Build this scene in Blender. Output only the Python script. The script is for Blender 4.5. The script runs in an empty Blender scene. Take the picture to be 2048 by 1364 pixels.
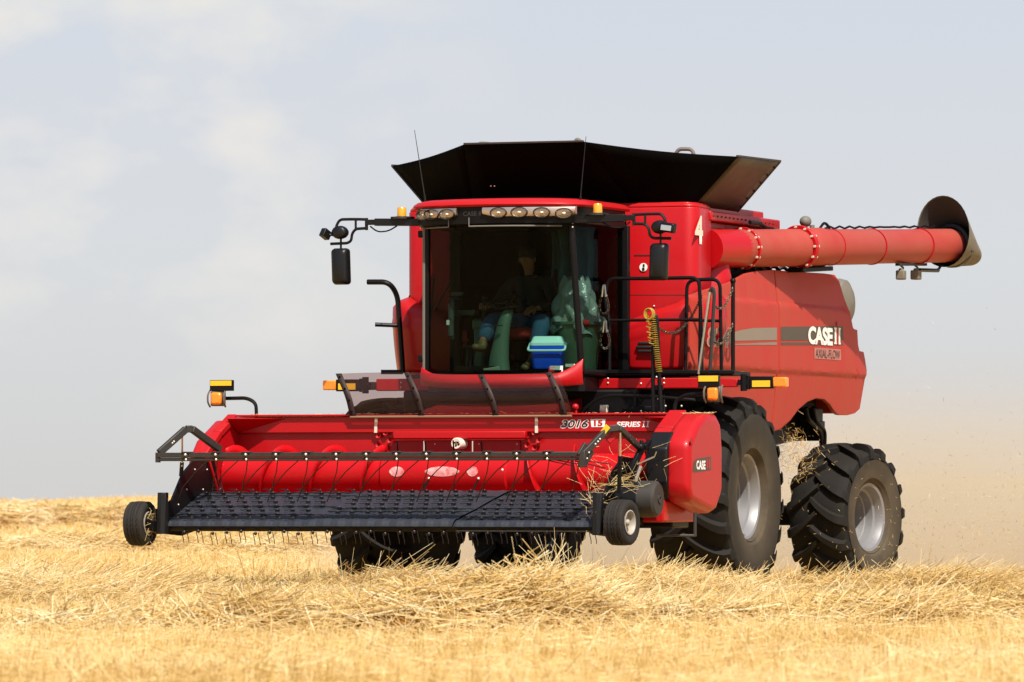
import bpy, bmesh, math, random
import numpy as np
from mathutils import Vector, Matrix
R = math.radians
random.seed(7)
rng = np.random.default_rng(11)
S = bpy.context.scene
COL = S.collection

# ------------------------------------------------------------------ camera, sky, sun, exposure
YAW = R(21.0); SN, CS = math.sin(YAW), math.cos(YAW)
FPX, D0, CAMH, HORIZON = 11900.0, 62.0, 1.07, 985.0
CAMX, CAMY = D0*SN - .406*CS, -D0*CS - .406*SN
cam = bpy.data.cameras.new('camera'); cam_o = bpy.data.objects.new('camera', cam); COL.objects.link(cam_o)
cam_o.location = (CAMX, CAMY, CAMH); cam_o.rotation_euler = (R(90), 0, YAW)
cam.sensor_width = 36; cam.lens = 36*FPX/2048; cam.shift_y = (HORIZON-682)/2048
cam.clip_start = .5; cam.clip_end = 20000
cam.dof.use_dof = True; cam.dof.focus_distance = 59.5; cam.dof.aperture_fstop = 5.6
S.camera = cam_o

SUN_DIR = Vector((.40, -.47, .79)).normalized()          # towards the sun
sun = bpy.data.lights.new('sun', 'SUN'); sun.energy = 5.0; sun.angle = R(.6); sun.color = (1, .95, .87)
sun_o = bpy.data.objects.new('sun', sun); COL.objects.link(sun_o); sun_o.location = (10, -10, 40)
sun_o.rotation_euler = SUN_DIR.to_track_quat('Z', 'Y').to_euler()

W = bpy.data.worlds.new('World'); S.world = W; W.use_nodes = True
nt = W.node_tree; nt.nodes.clear()
def N(tree, kind, **kw):
    n = tree.nodes.new(kind)
    for k, v in kw.items(): setattr(n, k, v)
    return n
out = N(nt, 'ShaderNodeOutputWorld'); bg = N(nt, 'ShaderNodeBackground'); bg.inputs[1].default_value = .1
sky = N(nt, 'ShaderNodeTexSky', sky_type='NISHITA', sun_disc=False)
sky.sun_elevation = math.asin(SUN_DIR.z); sky.sun_rotation = math.atan2(SUN_DIR.x, SUN_DIR.y)
sky.dust_density = 2.0
tc = N(nt, 'ShaderNodeTexCoord')
sep = N(nt, 'ShaderNodeSeparateXYZ'); nt.links.new(tc.outputs['Generated'], sep.inputs[0])
# thin high cloud and haze: thick at the horizon, thinner overhead
mp = N(nt, 'ShaderNodeMapping'); mp.inputs['Scale'].default_value = (27, 27, 46); mp.inputs['Location'].default_value = (3.2, 1.7, .6)
nt.links.new(tc.outputs['Generated'], mp.inputs[0])
nz = N(nt, 'ShaderNodeTexNoise'); nz.inputs['Scale'].default_value = 1.0; nz.inputs['Detail'].default_value = 7; nz.inputs['Roughness'].default_value = .52
nt.links.new(mp.outputs[0], nz.inputs['Vector'])
cr = N(nt, 'ShaderNodeValToRGB'); cr.color_ramp.elements[0].position = .45; cr.color_ramp.elements[1].position = .66
nt.links.new(nz.outputs['Fac'], cr.inputs[0])
# clouds stand only where the direction leans to the left part of the view
rt = N(nt, 'ShaderNodeVectorMath', operation='DOT_PRODUCT'); rt.inputs[1].default_value = (CS, SN, 0)
nt.links.new(tc.outputs['Generated'], rt.inputs[0])
mr = N(nt, 'ShaderNodeMapRange'); mr.inputs['From Min'].default_value = .002; mr.inputs['From Max'].default_value = -.042
nt.links.new(rt.outputs['Value'], mr.inputs['Value'])
ml = N(nt, 'ShaderNodeMath', operation='MULTIPLY'); nt.links.new(cr.outputs[0], ml.inputs[0]); nt.links.new(mr.outputs[0], ml.inputs[1])
mz = N(nt, 'ShaderNodeMapRange'); mz.inputs['From Min'].default_value = .005; mz.inputs['From Max'].default_value = .045
nt.links.new(sep.outputs[2], mz.inputs['Value'])
ml2 = N(nt, 'ShaderNodeMath', operation='MULTIPLY'); nt.links.new(ml.outputs[0], ml2.inputs[0]); nt.links.new(mz.outputs[0], ml2.inputs[1])
hz = N(nt, 'ShaderNodeValToRGB')     # haze colour by height above the horizon
e = hz.color_ramp.elements
e[0].position = 0; e[0].color = (4.55, 4.5, 4.45, 1)
e[1].position = 1; e[1].color = (4.65, 4.92, 5.5, 1)
k = hz.color_ramp.elements.new(.45); k.color = (4.85, 5.0, 5.15, 1)
hm = N(nt, 'ShaderNodeMapRange'); hm.inputs['From Min'].default_value = 0; hm.inputs['From Max'].default_value = .085
nt.links.new(sep.outputs[2], hm.inputs['Value']); nt.links.new(hm.outputs[0], hz.inputs[0])
mc = N(nt, 'ShaderNodeMixRGB'); mc.inputs[2].default_value = (6.05, 5.78, 5.42, 1)
nt.links.new(ml2.outputs[0], mc.inputs[0]); nt.links.new(hz.outputs[0], mc.inputs[1])
fz = N(nt, 'ShaderNodeMapRange'); fz.inputs['From Min'].default_value = .06; fz.inputs['From Max'].default_value = .26
fz.inputs['To Min'].default_value = 1.0; fz.inputs['To Max'].default_value = .06
nt.links.new(sep.outputs[2], fz.inputs['Value'])
mx = N(nt, 'ShaderNodeMixRGB'); nt.links.new(fz.outputs[0], mx.inputs[0]); nt.links.new(sky.outputs[0], mx.inputs[1]); nt.links.new(mc.outputs[0], mx.inputs[2])
nt.links.new(mx.outputs[0], bg.inputs[0]); nt.links.new(bg.outputs[0], out.inputs[0])
S.view_settings.view_transform = 'Standard'; S.view_settings.look = 'None'
S.view_settings.gamma = 1; S.view_settings.exposure = .52; S.view_settings.use_curve_mapping = False
S.cycles.max_bounces = 8; S.cycles.transparent_max_bounces = 24; S.cycles.volume_bounces = 1
S.cycles.use_denoising = True; S.cycles.volume_step_rate = 2.0; S.cycles.caustics_reflective = False; S.cycles.caustics_refractive = False

# ------------------------------------------------------------------ helpers
def at(px, py, X=None, Y=None):
    """point of the place seen at a spot of the photograph, on the plane X= or Y= of the machine"""
    a = (px-1024)/FPX
    if Y is not None: d = (Y-CAMY)/(CS + a*SN)
    else: d = (X-CAMX)/(-SN + a*CS)
    return Vector((CAMX + d*(-SN + a*CS), CAMY + d*(CS + a*SN), CAMH - (py-HORIZON)/FPX*d))

def tag(o, label=None, cat=None, group=None, kind=None):
    if label: o['label'] = label
    if cat: o['category'] = cat
    if group: o['group'] = group
    if kind: o['kind'] = kind
    return o
def empty(name, loc=(0, 0, 0), parent=None):
    o = bpy.data.objects.new(name, None); COL.objects.link(o); o.empty_display_size = .2
    o.location = loc
    if parent:
        o.parent = parent; o.matrix_parent_inverse = Matrix.Translation(-wloc(parent))
    return o
def wloc(o):
    l = Vector(o.get('_w', o.location)) if False else Vector(o.location)
    return l
def adopt(o, parent):
    """child meshes are modelled in place coordinates; all parents are unrotated, so only the shift is undone"""
    o.parent = parent
    o.matrix_parent_inverse = Matrix.Translation(-wloc(parent)) if parent.type == 'EMPTY' else Matrix.Identity(4)
    return o
def copy_tree(o, parent=None):
    c = o.copy(); COL.objects.link(c)
    if parent: c.parent = parent; c.matrix_parent_inverse = o.matrix_parent_inverse.copy()
    for ch in list(o.children): copy_tree(ch, c)
    return c

def fillet(pts, r, n=5):
    pts = [Vector(p) for p in pts]; res = [pts[0]]
    for i in range(1, len(pts)-1):
        a, b, c = pts[i-1], pts[i], pts[i+1]
        u, v = (a-b), (c-b); k = min(r, u.length*.48, v.length*.48)
        p, q = b+u.normalized()*k, b+v.normalized()*k
        for j in range(n+1):
            t = j/n; res.append(p*(1-t)**2 + b*2*t*(1-t) + q*t*t)
    res.append(pts[-1]); return res

class MB:
    def __init__(s): s.v = []; s.f = []; s.m = []; s.mi = 0
    def add(s, vs, fs):
        o = len(s.v); s.v += [tuple(p) for p in vs]
        for f in fs: s.f.append([i+o for i in f]); s.m.append(s.mi)
        return s
    def box(s, x0, x1, y0, y1, z0, z1):
        return s.add([(x, y, z) for z in (z0, z1) for y in (y0, y1) for x in (x0, x1)],
                     [(0, 2, 3, 1), (4, 5, 7, 6), (0, 1, 5, 4), (2, 6, 7, 3), (0, 4, 6, 2), (1, 3, 7, 5)])
    def obox(s, c, size, M=None):
        M = M or Matrix.Identity(3); c = Vector(c); h = [q/2 for q in size]
        vs = [c + M @ Vector((x*h[0], y*h[1], z*h[2])) for z in (-1, 1) for y in (-1, 1) for x in (-1, 1)]
        return s.add(vs, [(0, 2, 3, 1), (4, 5, 7, 6), (0, 1, 5, 4), (2, 6, 7, 3), (0, 4, 6, 2), (1, 3, 7, 5)])
    def bar(s, p, q, w, h, up=(0, 0, 1)):
        p, q = Vector(p), Vector(q); d = (q-p); L = d.length; d.normalize()
        side = d.cross(Vector(up))
        if side.length < 1e-4: side = d.cross(Vector((0, 1, 0)))
        side.normalize(); u = side.cross(d)
        M = Matrix((d, side, u)).transposed()
        return s.obox((p+q)/2, (L, w, h), M)
    def tube(s, pts, r, n=8, cap=True):
        pts = [Vector(p) for p in pts]; m = len(pts)
        rs = list(r) if hasattr(r, '__len__') else [r]*m
        t0 = (pts[1]-pts[0]).normalized(); nn = t0.orthogonal().normalized()
        vs = []; fs = []
        for i in range(m):
            t = (pts[min(i+1, m-1)]-pts[max(i-1, 0)])
            t = t.normalized() if t.length > 1e-9 else t0
            nn = (nn - t*nn.dot(t)); nn = nn.normalized() if nn.length > 1e-6 else t.orthogonal().normalized()
            b = t.cross(nn)
            for j in range(n):
                a = 2*math.pi*j/n; vs.append(pts[i] + (nn*math.cos(a)+b*math.sin(a))*rs[i])
        for i in range(m-1):
            for j in range(n):
                k = (j+1) % n; fs.append((i*n+j, i*n+k, (i+1)*n+k, (i+1)*n+j))
        if cap: fs.append(tuple(range(n-1, -1, -1))); fs.append(tuple((m-1)*n+j for j in range(n)))
        return s.add(vs, fs)
    def lathe(s, prof, c, axis, n=32, closed=False, mis=None):
        """prof: (radius, distance along the axis)"""
        c = Vector(c); ax = Vector(axis).normalized(); e1 = ax.orthogonal().normalized(); e2 = ax.cross(e1)
        o = len(s.v); m = len(prof)
        for r, a in prof:
            for j in range(n):
                t = 2*math.pi*j/n; s.v.append(tuple(c + ax*a + (e1*math.cos(t)+e2*math.sin(t))*max(r, 1e-4)))
        for i in range(m if closed else m-1):
            i2 = (i+1) % m
            for j in range(n):
                k = (j+1) % n
                s.f.append([o+i*n+j, o+i*n+k, o+i2*n+k, o+i2*n+j]); s.m.append(mis[i] if mis else s.mi)
        return s
    def prism(s, poly, f0, f1):
        """poly of 2D points, f0 / f1 map a 2D point to the two faces"""
        n = len(poly); vs = [f0(p) for p in poly]+[f1(p) for p in poly]
        fs = [tuple(range(n-1, -1, -1)), tuple(range(n, 2*n))]+[(i, (i+1) % n, n+(i+1) % n, n+i) for i in range(n)]
        return s.add(vs, fs)
    def yz(s, poly, x0, x1): return s.prism(poly, lambda p: (x0, p[0], p[1]), lambda p: (x1, p[0], p[1]))
    def xz(s, poly, y0, y1): return s.prism(poly, lambda p: (p[0], y0, p[1]), lambda p: (p[0], y1, p[1]))
    def xy(s, poly, z0, z1): return s.prism(poly, lambda p: (p[0], p[1], z0), lambda p: (p[0], p[1], z1))
    def loft(s, rings, cap0=True, cap1=True, closed=True):
        n = len(rings[0]); vs = [p for r_ in rings for p in r_]; fs = []
        for i in range(len(rings)-1):
            for j in range(n if closed else n-1):
                k = (j+1) % n; fs.append((i*n+j, i*n+k, (i+1)*n+k, (i+1)*n+j))
        if cap0 and closed: fs.append(tuple(range(n-1, -1, -1)))
        if cap1 and closed: fs.append(tuple((len(rings)-1)*n+j for j in range(n)))
        return s.add(vs, fs)
    def ball(s, c, r, n=12, m=8, sc=(1, 1, 1)):
        c = Vector(c); rings = []
        for i in range(m+1):
            ph = math.pi*i/m; q = max(math.sin(ph), 1e-3)
            rings.append([c + Vector((r*sc[0]*q*math.cos(2*math.pi*j/n), r*sc[1]*q*math.sin(2*math.pi*j/n), r*sc[2]*math.cos(ph))) for j in range(n)])
        return s.loft(rings)
    def build(s, name, mats, parent=None, bevel=0, smooth=35, solid=0, seg=2, sub=0, fix=True):
        me = bpy.data.meshes.new(name); me.from_pydata(s.v, [], s.f)
        mats = mats if isinstance(mats, (list, tuple)) else [mats]
        for m in mats: me.materials.append(m)
        if len(mats) > 1: me.polygons.foreach_set('material_index', s.m)
        if fix:
            b = bmesh.new(); b.from_mesh(me); bmesh.ops.recalc_face_normals(b, faces=b.faces); b.to_mesh(me); b.free()
        if smooth:
            me.shade_smooth(); me.set_sharp_from_angle(angle=R(smooth))
        o = bpy.data.objects.new(name, me); COL.objects.link(o)
        if solid:
            md = o.modifiers.new('thickness', 'SOLIDIFY'); md.thickness = solid; md.offset = 0
        if bevel:
            md = o.modifiers.new('edges', 'BEVEL'); md.width = bevel; md.segments = seg; md.limit_method = 'ANGLE'; md.angle_limit = R(35)
        if sub:
            md = o.modifiers.new('smooth', 'SUBSURF'); md.levels = sub; md.render_levels = sub
        if parent: adopt(o, parent)
        return o

_seed = {}
def bolts(points, r, m, parent, name='bolt', sc=(1, 1, 1)):
    """small heads, each an object of its own that shares one mesh"""
    key = (r, m.name, sc)
    for p in points:
        if key not in _seed:
            mb = MB(); mb.ball((0, 0, 0), r, 7, 5, sc); o = mb.build(name, m, None, smooth=60); _seed[key] = o
        else: o = _seed[key].copy(); o.name = name; COL.objects.link(o)
        o.location = p; adopt(o, parent)

def grid(mb, fn, nu, nv):
    vs = [fn(i/nu, j/nv) for i in range(nu+1) for j in range(nv+1)]
    fs = [(i*(nv+1)+j, (i+1)*(nv+1)+j, (i+1)*(nv+1)+j+1, i*(nv+1)+j+1) for i in range(nu) for j in range(nv)]
    return mb.add(vs, fs)
def lerp_tab(tab, t):
    if t <= tab[0][0]: return tab[0][1]
    for (a, x), (b, y) in zip(tab, tab[1:]):
        if t <= b: return x+(y-x)*(t-a)/(b-a)
    return tab[-1][1]

def lettering(body, m, parent, mapper, w, h, name='lettering', bold=0., shear=0., gap=1.0, sub=0):
    """flat letters bent onto a surface: mapper(u, v) with u across 0..w, v up 0..h"""
    cu = bpy.data.curves.new('t', 'FONT'); cu.body = body; cu.size = 1; cu.offset = bold; cu.space_character = gap; cu.resolution_u = 4; cu.shear = shear
    t = bpy.data.objects.new('t', cu); COL.objects.link(t)
    me = bpy.data.meshes.new_from_object(t.evaluated_get(bpy.context.evaluated_depsgraph_get()))
    bpy.data.objects.remove(t); bpy.data.curves.remove(cu)
    co = np.array([v.co[:] for v in me.vertices]); lo, hi = co.min(0), co.max(0)
    for v in me.vertices:
        v.co = mapper((v.co.x-lo[0])/(hi[0]-lo[0])*w, (v.co.y-lo[1])/(hi[1]-lo[1])*h)
    me.materials.clear(); me.materials.append(m); me.name = name
    o = bpy.data.objects.new(name, me); COL.objects.link(o); adopt(o, parent); return o

# ------------------------------------------------------------------ materials
def mat(name, col, rough=.5, metal=0., coat=0., dust=0., dcol=(.34, .23, .13), dscale=3., var=0., bump=0., bscale=40., spec=.5, trans=0., stretch=1., lo=.35, hi=.75, updust=0.):
    m = bpy.data.materials.new(name); m.use_nodes = True; t = m.node_tree; b = t.nodes['Principled BSDF']
    b.inputs['Base Color'].default_value = (*col, 1); b.inputs['Roughness'].default_value = rough; b.inputs['Metallic'].default_value = metal
    b.inputs['Coat Weight'].default_value = coat; b.inputs['Coat Roughness'].default_value = .08; b.inputs['Specular IOR Level'].default_value = spec
    b.inputs['Transmission Weight'].default_value = trans
    tc = N(t, 'ShaderNodeTexCoord'); last = None
    if var:
        n = N(t, 'ShaderNodeTexNoise'); n.inputs['Scale'].default_value = 2.3; n.inputs['Detail'].default_value = 5
        t.links.new(tc.outputs['Object'], n.inputs['Vector'])
        r = N(t, 'ShaderNodeValToRGB'); r.color_ramp.elements[0].color = (*[c*(1-var) for c in col], 1); r.color_ramp.elements[1].color = (*[min(1, c*(1+var)) for c in col], 1)
        r.color_ramp.elements[0].position = .3; r.color_ramp.elements[1].position = .7
        t.links.new(n.outputs['Fac'], r.inputs[0]); last = r.outputs[0]
    if dust or updust:
        n = N(t, 'ShaderNodeTexNoise'); n.inputs['Scale'].default_value = dscale; n.inputs['Detail'].default_value = 9; n.inputs['Roughness'].default_value = .65
        mpp = N(t, 'ShaderNodeMapping'); mpp.inputs['Scale'].default_value = (1, 1, stretch); t.links.new(tc.outputs['Object'], mpp.inputs[0]); t.links.new(mpp.outputs[0], n.inputs['Vector'])
        r = N(t, 'ShaderNodeMapRange'); r.inputs['From Min'].default_value = lo; r.inputs['From Max'].default_value = hi
        r.inputs['To Min'].default_value = dust*.35; r.inputs['To Max'].default_value = dust
        t.links.new(n.outputs['Fac'], r.inputs['Value']); fac = r.outputs[0]
        if updust:      # dust that has settled on faces that look up
            g = N(t, 'ShaderNodeNewGeometry'); sp = N(t, 'ShaderNodeSeparateXYZ'); t.links.new(g.outputs['Normal'], sp.inputs[0])
            u = N(t, 'ShaderNodeMapRange'); u.inputs['From Min'].default_value = .25; u.inputs['From Max'].default_value = .95; u.inputs['To Max'].default_value = updust
            t.links.new(sp.outputs[2], u.inputs['Value'])
            a = N(t, 'ShaderNodeMath', operation='ADD', use_clamp=True); t.links.new(fac, a.inputs[0]); t.links.new(u.outputs[0], a.inputs[1]); fac = a.outputs[0]
        x = N(t, 'ShaderNodeMixRGB'); x.inputs[1].default_value = (*col, 1); x.inputs[2].default_value = (*dcol, 1)
        if last: t.links.new(last, x.inputs[1])
        t.links.new(fac, x.inputs[0]); last = x.outputs[0]
        q = N(t, 'ShaderNodeMapRange'); q.inputs['To Min'].default_value = rough; q.inputs['To Max'].default_value = .9
        t.links.new(fac, q.inputs['Value']); t.links.new(q.outputs[0], b.inputs['Roughness'])
        if coat:
            q2 = N(t, 'ShaderNodeMapRange'); q2.inputs['To Min'].default_value = coat; q2.inputs['To Max'].default_value = 0
            t.links.new(fac, q2.inputs['Value']); t.links.new(q2.outputs[0], b.inputs['Coat Weight'])
    if last: t.links.new(last, b.inputs['Base Color'])
    if bump:
        n = N(t, 'ShaderNodeTexNoise'); n.inputs['Scale'].default_value = bscale; n.inputs['Detail'].default_value = 4
        t.links.new(tc.outputs['Object'], n.inputs['Vector'])
        bm = N(t, 'ShaderNodeBump'); bm.inputs['Strength'].default_value = bump; bm.inputs['Distance'].default_value = .02
        t.links.new(n.outputs['Fac'], bm.inputs['Height']); t.links.new(bm.outputs[0], b.inputs['Normal'])
    return m
def ring_dust(m, r0, r1):
    t = m.node_tree; tc = N(t, 'ShaderNodeTexCoord'); sp = N(t, 'ShaderNodeSeparateXYZ'); t.links.new(tc.outputs['Object'], sp.inputs[0])
    cb = N(t, 'ShaderNodeCombineXYZ'); t.links.new(sp.outputs[1], cb.inputs[1]); t.links.new(sp.outputs[2], cb.inputs[2])
    ln = N(t, 'ShaderNodeVectorMath', operation='LENGTH'); t.links.new(cb.outputs[0], ln.inputs[0])
    mr = N(t, 'ShaderNodeMapRange'); mr.interpolation_type = 'SMOOTHSTEP'; mr.inputs['From Min'].default_value = r0; mr.inputs['From Max'].default_value = r1; mr.inputs['To Min'].default_value = 1; mr.inputs['To Max'].default_value = .28
    t.links.new(ln.outputs['Value'], mr.inputs['Value'])
    mix = [n for n in t.nodes if n.bl_idname == 'ShaderNodeMixRGB'][-1]; src = mix.inputs[0].links[0].from_socket
    mu = N(t, 'ShaderNodeMath', operation='MULTIPLY'); t.links.new(src, mu.inputs[0]); t.links.new(mr.outputs[0], mu.inputs[1]); t.links.new(mu.outputs[0], mix.inputs[0])
def glassy(name, tint, refl=1.0, dirt=0., dcol=(.3, .24, .17), rough=.02):
    m = bpy.data.materials.new(name); m.use_nodes = True; t = m.node_tree; t.nodes.clear()
    o = N(t, 'ShaderNodeOutputMaterial'); tr = N(t, 'ShaderNodeBsdfTransparent'); tr.inputs[0].default_value = (*tint, 1)
    gl = N(t, 'ShaderNodeBsdfGlossy'); gl.inputs['Roughness'].default_value = rough; gl.inputs[0].default_value = (refl, refl, refl, 1)
    fr = N(t, 'ShaderNodeFresnel'); gb = N(t, 'ShaderNodeNewGeometry')       # a thin pane reflects alike from both sides
    io = N(t, 'ShaderNodeMapRange'); io.inputs['To Min'].default_value = 1.45; io.inputs['To Max'].default_value = 1/1.45
    t.links.new(gb.outputs['Backfacing'], io.inputs['Value']); t.links.new(io.outputs[0], fr.inputs[0])
    mx = N(t, 'ShaderNodeMixShader'); t.links.new(fr.outputs[0], mx.inputs[0]); t.links.new(tr.outputs[0], mx.inputs[1]); t.links.new(gl.outputs[0], mx.inputs[2])
    last = mx.outputs[0]
    if dirt:
        df = N(t, 'ShaderNodeBsdfDiffuse'); df.inputs[0].default_value = (*dcol, 1)
        tc = N(t, 'ShaderNodeTexCoord'); n = N(t, 'ShaderNodeTexNoise'); n.inputs['Scale'].default_value = 5; n.inputs['Detail'].default_value = 10; n.inputs['Roughness'].default_value = .7
        t.links.new(tc.outputs['Object'], n.inputs['Vector'])
        r = N(t, 'ShaderNodeMapRange'); r.inputs['From Min'].default_value = .3; r.inputs['From Max'].default_value = .8; r.inputs['To Min'].default_value = dirt*.4; r.inputs['To Max'].default_value = dirt
        t.links.new(n.outputs['Fac'], r.inputs['Value'])
        n2 = N(t, 'ShaderNodeTexNoise'); n2.inputs['Scale'].default_value = 70; n2.inputs['Detail'].default_value = 2
        t.links.new(tc.outputs['Object'], n2.inputs['Vector'])
        r2 = N(t, 'ShaderNodeMapRange'); r2.inputs['From Min'].default_value = .68; r2.inputs['From Max'].default_value = .74; r2.inputs['To Max'].default_value = .35
        t.links.new(n2.outputs['Fac'], r2.inputs['Value'])
        ad = N(t, 'ShaderNodeMath', operation='ADD', use_clamp=True); t.links.new(r.outputs[0], ad.inputs[0]); t.links.new(r2.outputs[0], ad.inputs[1])
        m2 = N(t, 'ShaderNodeMixShader'); t.links.new(ad.outputs[0], m2.inputs[0]); t.links.new(last, m2.inputs[1]); t.links.new(df.outputs[0], m2.inputs[2]); last = m2.outputs[0]
    t.links.new(last, o.inputs[0]); return m

RED = (.37, .0012, .0045)
M = dict(
    red=mat('red paint', RED, .40, spec=.25, coat=.12, bump=.06, bscale=1.8, dust=.03, dscale=2.2, updust=.05, dcol=(.40, .12, .08)),
    red_matt=mat('red paint worn', (.35, .002, .005), .5, spec=.25, coat=.05, dust=.05, dscale=5, dcol=(.40, .15, .09)),
    red_dusty=mat('dusty red paint', (.39, .004, .006), .5, spec=.25, coat=.06, bump=.12, bscale=1.6, dust=.40, dscale=3.4, stretch=.16, dcol=(.27, .13, .065), updust=.1, lo=.32, hi=.82),
    red_tube=mat('dusty red tube', (.33, .004, .008), .48, spec=.3, coat=.06, bump=.1, bscale=2.2, dust=.45, dscale=1.6, dcol=(.27, .14, .085), lo=.2, hi=.8),
    black=mat('black paint', (.0025, .0025, .003), .45, spec=.18, dust=.05, dscale=6, dcol=(.05, .035, .025)),
    tank=mat('black tank panel', (.0012, .0011, .001), .75, spec=.03, dust=.01, dcol=(.10, .06, .03)),
    tank_brown=mat('dusty tank panel', (.020, .006, .003), .24, spec=.3, dust=.5, dscale=1.6, dcol=(.055, .026, .011)),
    plastic=mat('black plastic', (.0045, .0045, .005), .38, spec=.28, bump=.05, bscale=90, dust=.05, dcol=(.06, .05, .04)),
    bar=mat('dusty black bar', (.014, .012, .010), .42, dust=.45, dscale=9, dcol=(.040, .032, .022)),
    belt=mat('slate belt', (.015, .018, .025), .40, spec=.4, dust=.25, dscale=7, dcol=(.060, .058, .062)),
    rubber=mat('tyre rubber', (.006, .006, .0055), .75, spec=.2, dust=.35, dscale=3, dcol=(.030, .023, .016), updust=.15, bump=.1, bscale=60),
    sidewall=mat('dusty sidewall', (.014, .013, .011), .8, spec=.2, dust=1.0, dscale=2.6, dcol=(.090, .069, .043), lo=.25, hi=.65),
    rim=mat('silver rim', (.22, .22, .23), .42, metal=.35, spec=.4, dust=.25, dscale=5, dcol=(.25, .22, .17)),
    steel=mat('bright steel', (.62, .60, .56), .28, metal=1),
    bolt=mat('pale bolt', (.72, .66, .55), .35, metal=.4),
    chrome=mat('lamp reflector', (.80, .77, .70), .12, metal=1),
    lens=glassy('lamp lens', (.92, .90, .84)),
    glass=glassy('cab glass', (.43, .56, .49), .13),
    sideglass=glassy('cab side glass', (.46, .56, .52), .14),
    shield=glassy('clear plastic', (.66, .52, .50), .4, dirt=.14, dcol=(.17, .085, .07), rough=.12),
    strip=mat('plastic strip', (.022, .012, .010), .5, spec=.2, dust=.3, dcol=(.07, .045, .036)),
    amber=mat('amber lens', (.95, .22, .01), .2, coat=.5, bump=.25, bscale=60),
    beacon=mat('beacon lens', (.90, .42, .02), .15, coat=.6, trans=.35),
    yellow=mat('yellow reflector', (.72, .42, .015), .4),
    white=mat('white print', (.78, .74, .68), .5),
    cream=mat('cream print', (.70, .62, .50), .55, dust=.3),
    ink=mat('black print', (.012, .011, .010), .5),
    grey=mat('grey stripe', (.17, .15, .12), .5, dust=.4, dcol=(.30, .20, .13)),
    dgrey=mat('dark stripe', (.045, .038, .028), .5, dust=.45, dcol=(.12, .085, .05)),
    spout=mat('dusty rubber spout', (.08, .072, .055), .75, dust=.8, dcol=(.22, .185, .125), dscale=5),
    spout_in=mat('spout lining', (.022, .019, .015), .8, dust=.5, dscale=40, dcol=(.10, .085, .06), lo=.55, hi=.75),
    mesh=mat('grey mesh', (.11, .105, .09), .6, dust=.5, dcol=(.20, .17, .125)),
    console=mat('green grey plastic', (.065, .115, .08), .4),
    interior=mat('dark trim', (.0015, .0015, .0015), .8, spec=.04),
    trim=mat('brown trim', (.003, .0025, .001), .9, spec=.04),
    seat=mat('red seat cloth', (.28, .012, .012), .9),
    hose=mat('yellow hose', (.32, .21, .02), .5),
)

ring_dust(M['sidewall'], .40, .80)
M.update(
    red_gloss=mat('polished red', (.40, .002, .005), .36, spec=.2, coat=.06, dust=.03, dcol=(.35, .12, .08)),
    worn=mat('worn white print', (.75, .60, .56), .6, dust=.9, dcol=(.50, .03, .03), dscale=14, lo=.3, hi=.62),
    belt_dark=mat('belt rubber teeth', (.006, .006, .008), .4), tine=mat('dark spring wire', (.016, .010, .008), .4, metal=.3),
    rubber2=mat('smooth tyre rubber', (.012, .011, .010), .7, spec=.25, dust=.4, dscale=10, dcol=(.045, .035, .026)),
    cream_rim=mat('dusty white rim', (.34, .31, .26), .45, dust=.4, dcol=(.22, .17, .11)), brass=mat('brass nut', (.50, .38, .14), .35, metal=.9),
    plastic_dusty=mat('dusty black plastic', (.012, .011, .009), .6, dust=.6, dcol=(.055, .045, .032)), lamp_rim=mat('lamp rim', (.06, .05, .042), .5, dust=.4, dcol=(.2, .16, .1)),
    hem=mat('tan hem', (.22, .13, .07), .7), steel_dark=mat('dark pipe', (.02, .02, .02), .35),
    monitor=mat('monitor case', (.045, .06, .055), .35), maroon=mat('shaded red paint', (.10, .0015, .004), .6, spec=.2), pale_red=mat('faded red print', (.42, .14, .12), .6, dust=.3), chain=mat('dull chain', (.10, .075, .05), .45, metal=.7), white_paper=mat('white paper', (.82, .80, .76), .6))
# ------------------------------------------------------------------ land
GX, GY = Vector((CS, SN, 0)), Vector((-SN, CS, 0))       # across and along the line of sight
def ground_z(u, d):
    """u: metres right of the line of sight, d: metres from the camera"""
    d = np.asarray(d, float); u = np.asarray(u, float)
    rise = np.clip((d-85)/190, 0, 1); rise = rise*rise*(3-2*rise)
    side = u/np.maximum(d, 1)/.086                        # -1 .. 1 across the frame
    top = .86 + .30*np.tanh(2.2*side+1.4) + .40*np.clip(side*1.0, -.2, 1.5) + .05*np.sin(side*9) + .025*np.sin(side*23+1)
    z = rise*top
    z = z - np.clip(d-290, 0, None)*.004
    z = z + .02*np.sin(d*.9+u*.7) + .015*np.sin(u*1.9-d*.3)
    return z
def world(u, d, z=0.):
    u = np.asarray(u, float); d = np.asarray(d, float)
    return np.stack([CAMX+u*CS-d*SN, CAMY+u*SN+d*CS, np.broadcast_to(z, u.shape)], -1)

def straw_mat(name, lo, mid, hi):
    m = bpy.data.materials.new(name); m.use_nodes = True; t = m.node_tree; b = t.nodes['Principled BSDF']
    b.inputs['Roughness'].default_value = .55; b.inputs['Specular IOR Level'].default_value = .35
    a = N(t, 'ShaderNodeAttribute', attribute_name='tone'); r = N(t, 'ShaderNodeValToRGB')
    e = r.color_ramp.elements; e[0].color = (*lo, 1); e[1].color = (*hi, 1); k = e.new(.5); k.color = (*mid, 1)
    t.links.new(a.outputs['Fac'], r.inputs[0]); t.links.new(r.outputs[0], b.inputs['Base Color'])
    tr = N(t, 'ShaderNodeBsdfTranslucent'); t.links.new(r.outputs[0], tr.inputs[0])
    mx = N(t, 'ShaderNodeMixShader'); mx.inputs[0].default_value = .28
    t.links.new(b.outputs[0], mx.inputs[1]); t.links.new(tr.outputs[0], mx.inputs[2])
    t.links.new(mx.outputs[0], t.nodes['Material Output'].inputs[0]); return m
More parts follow.
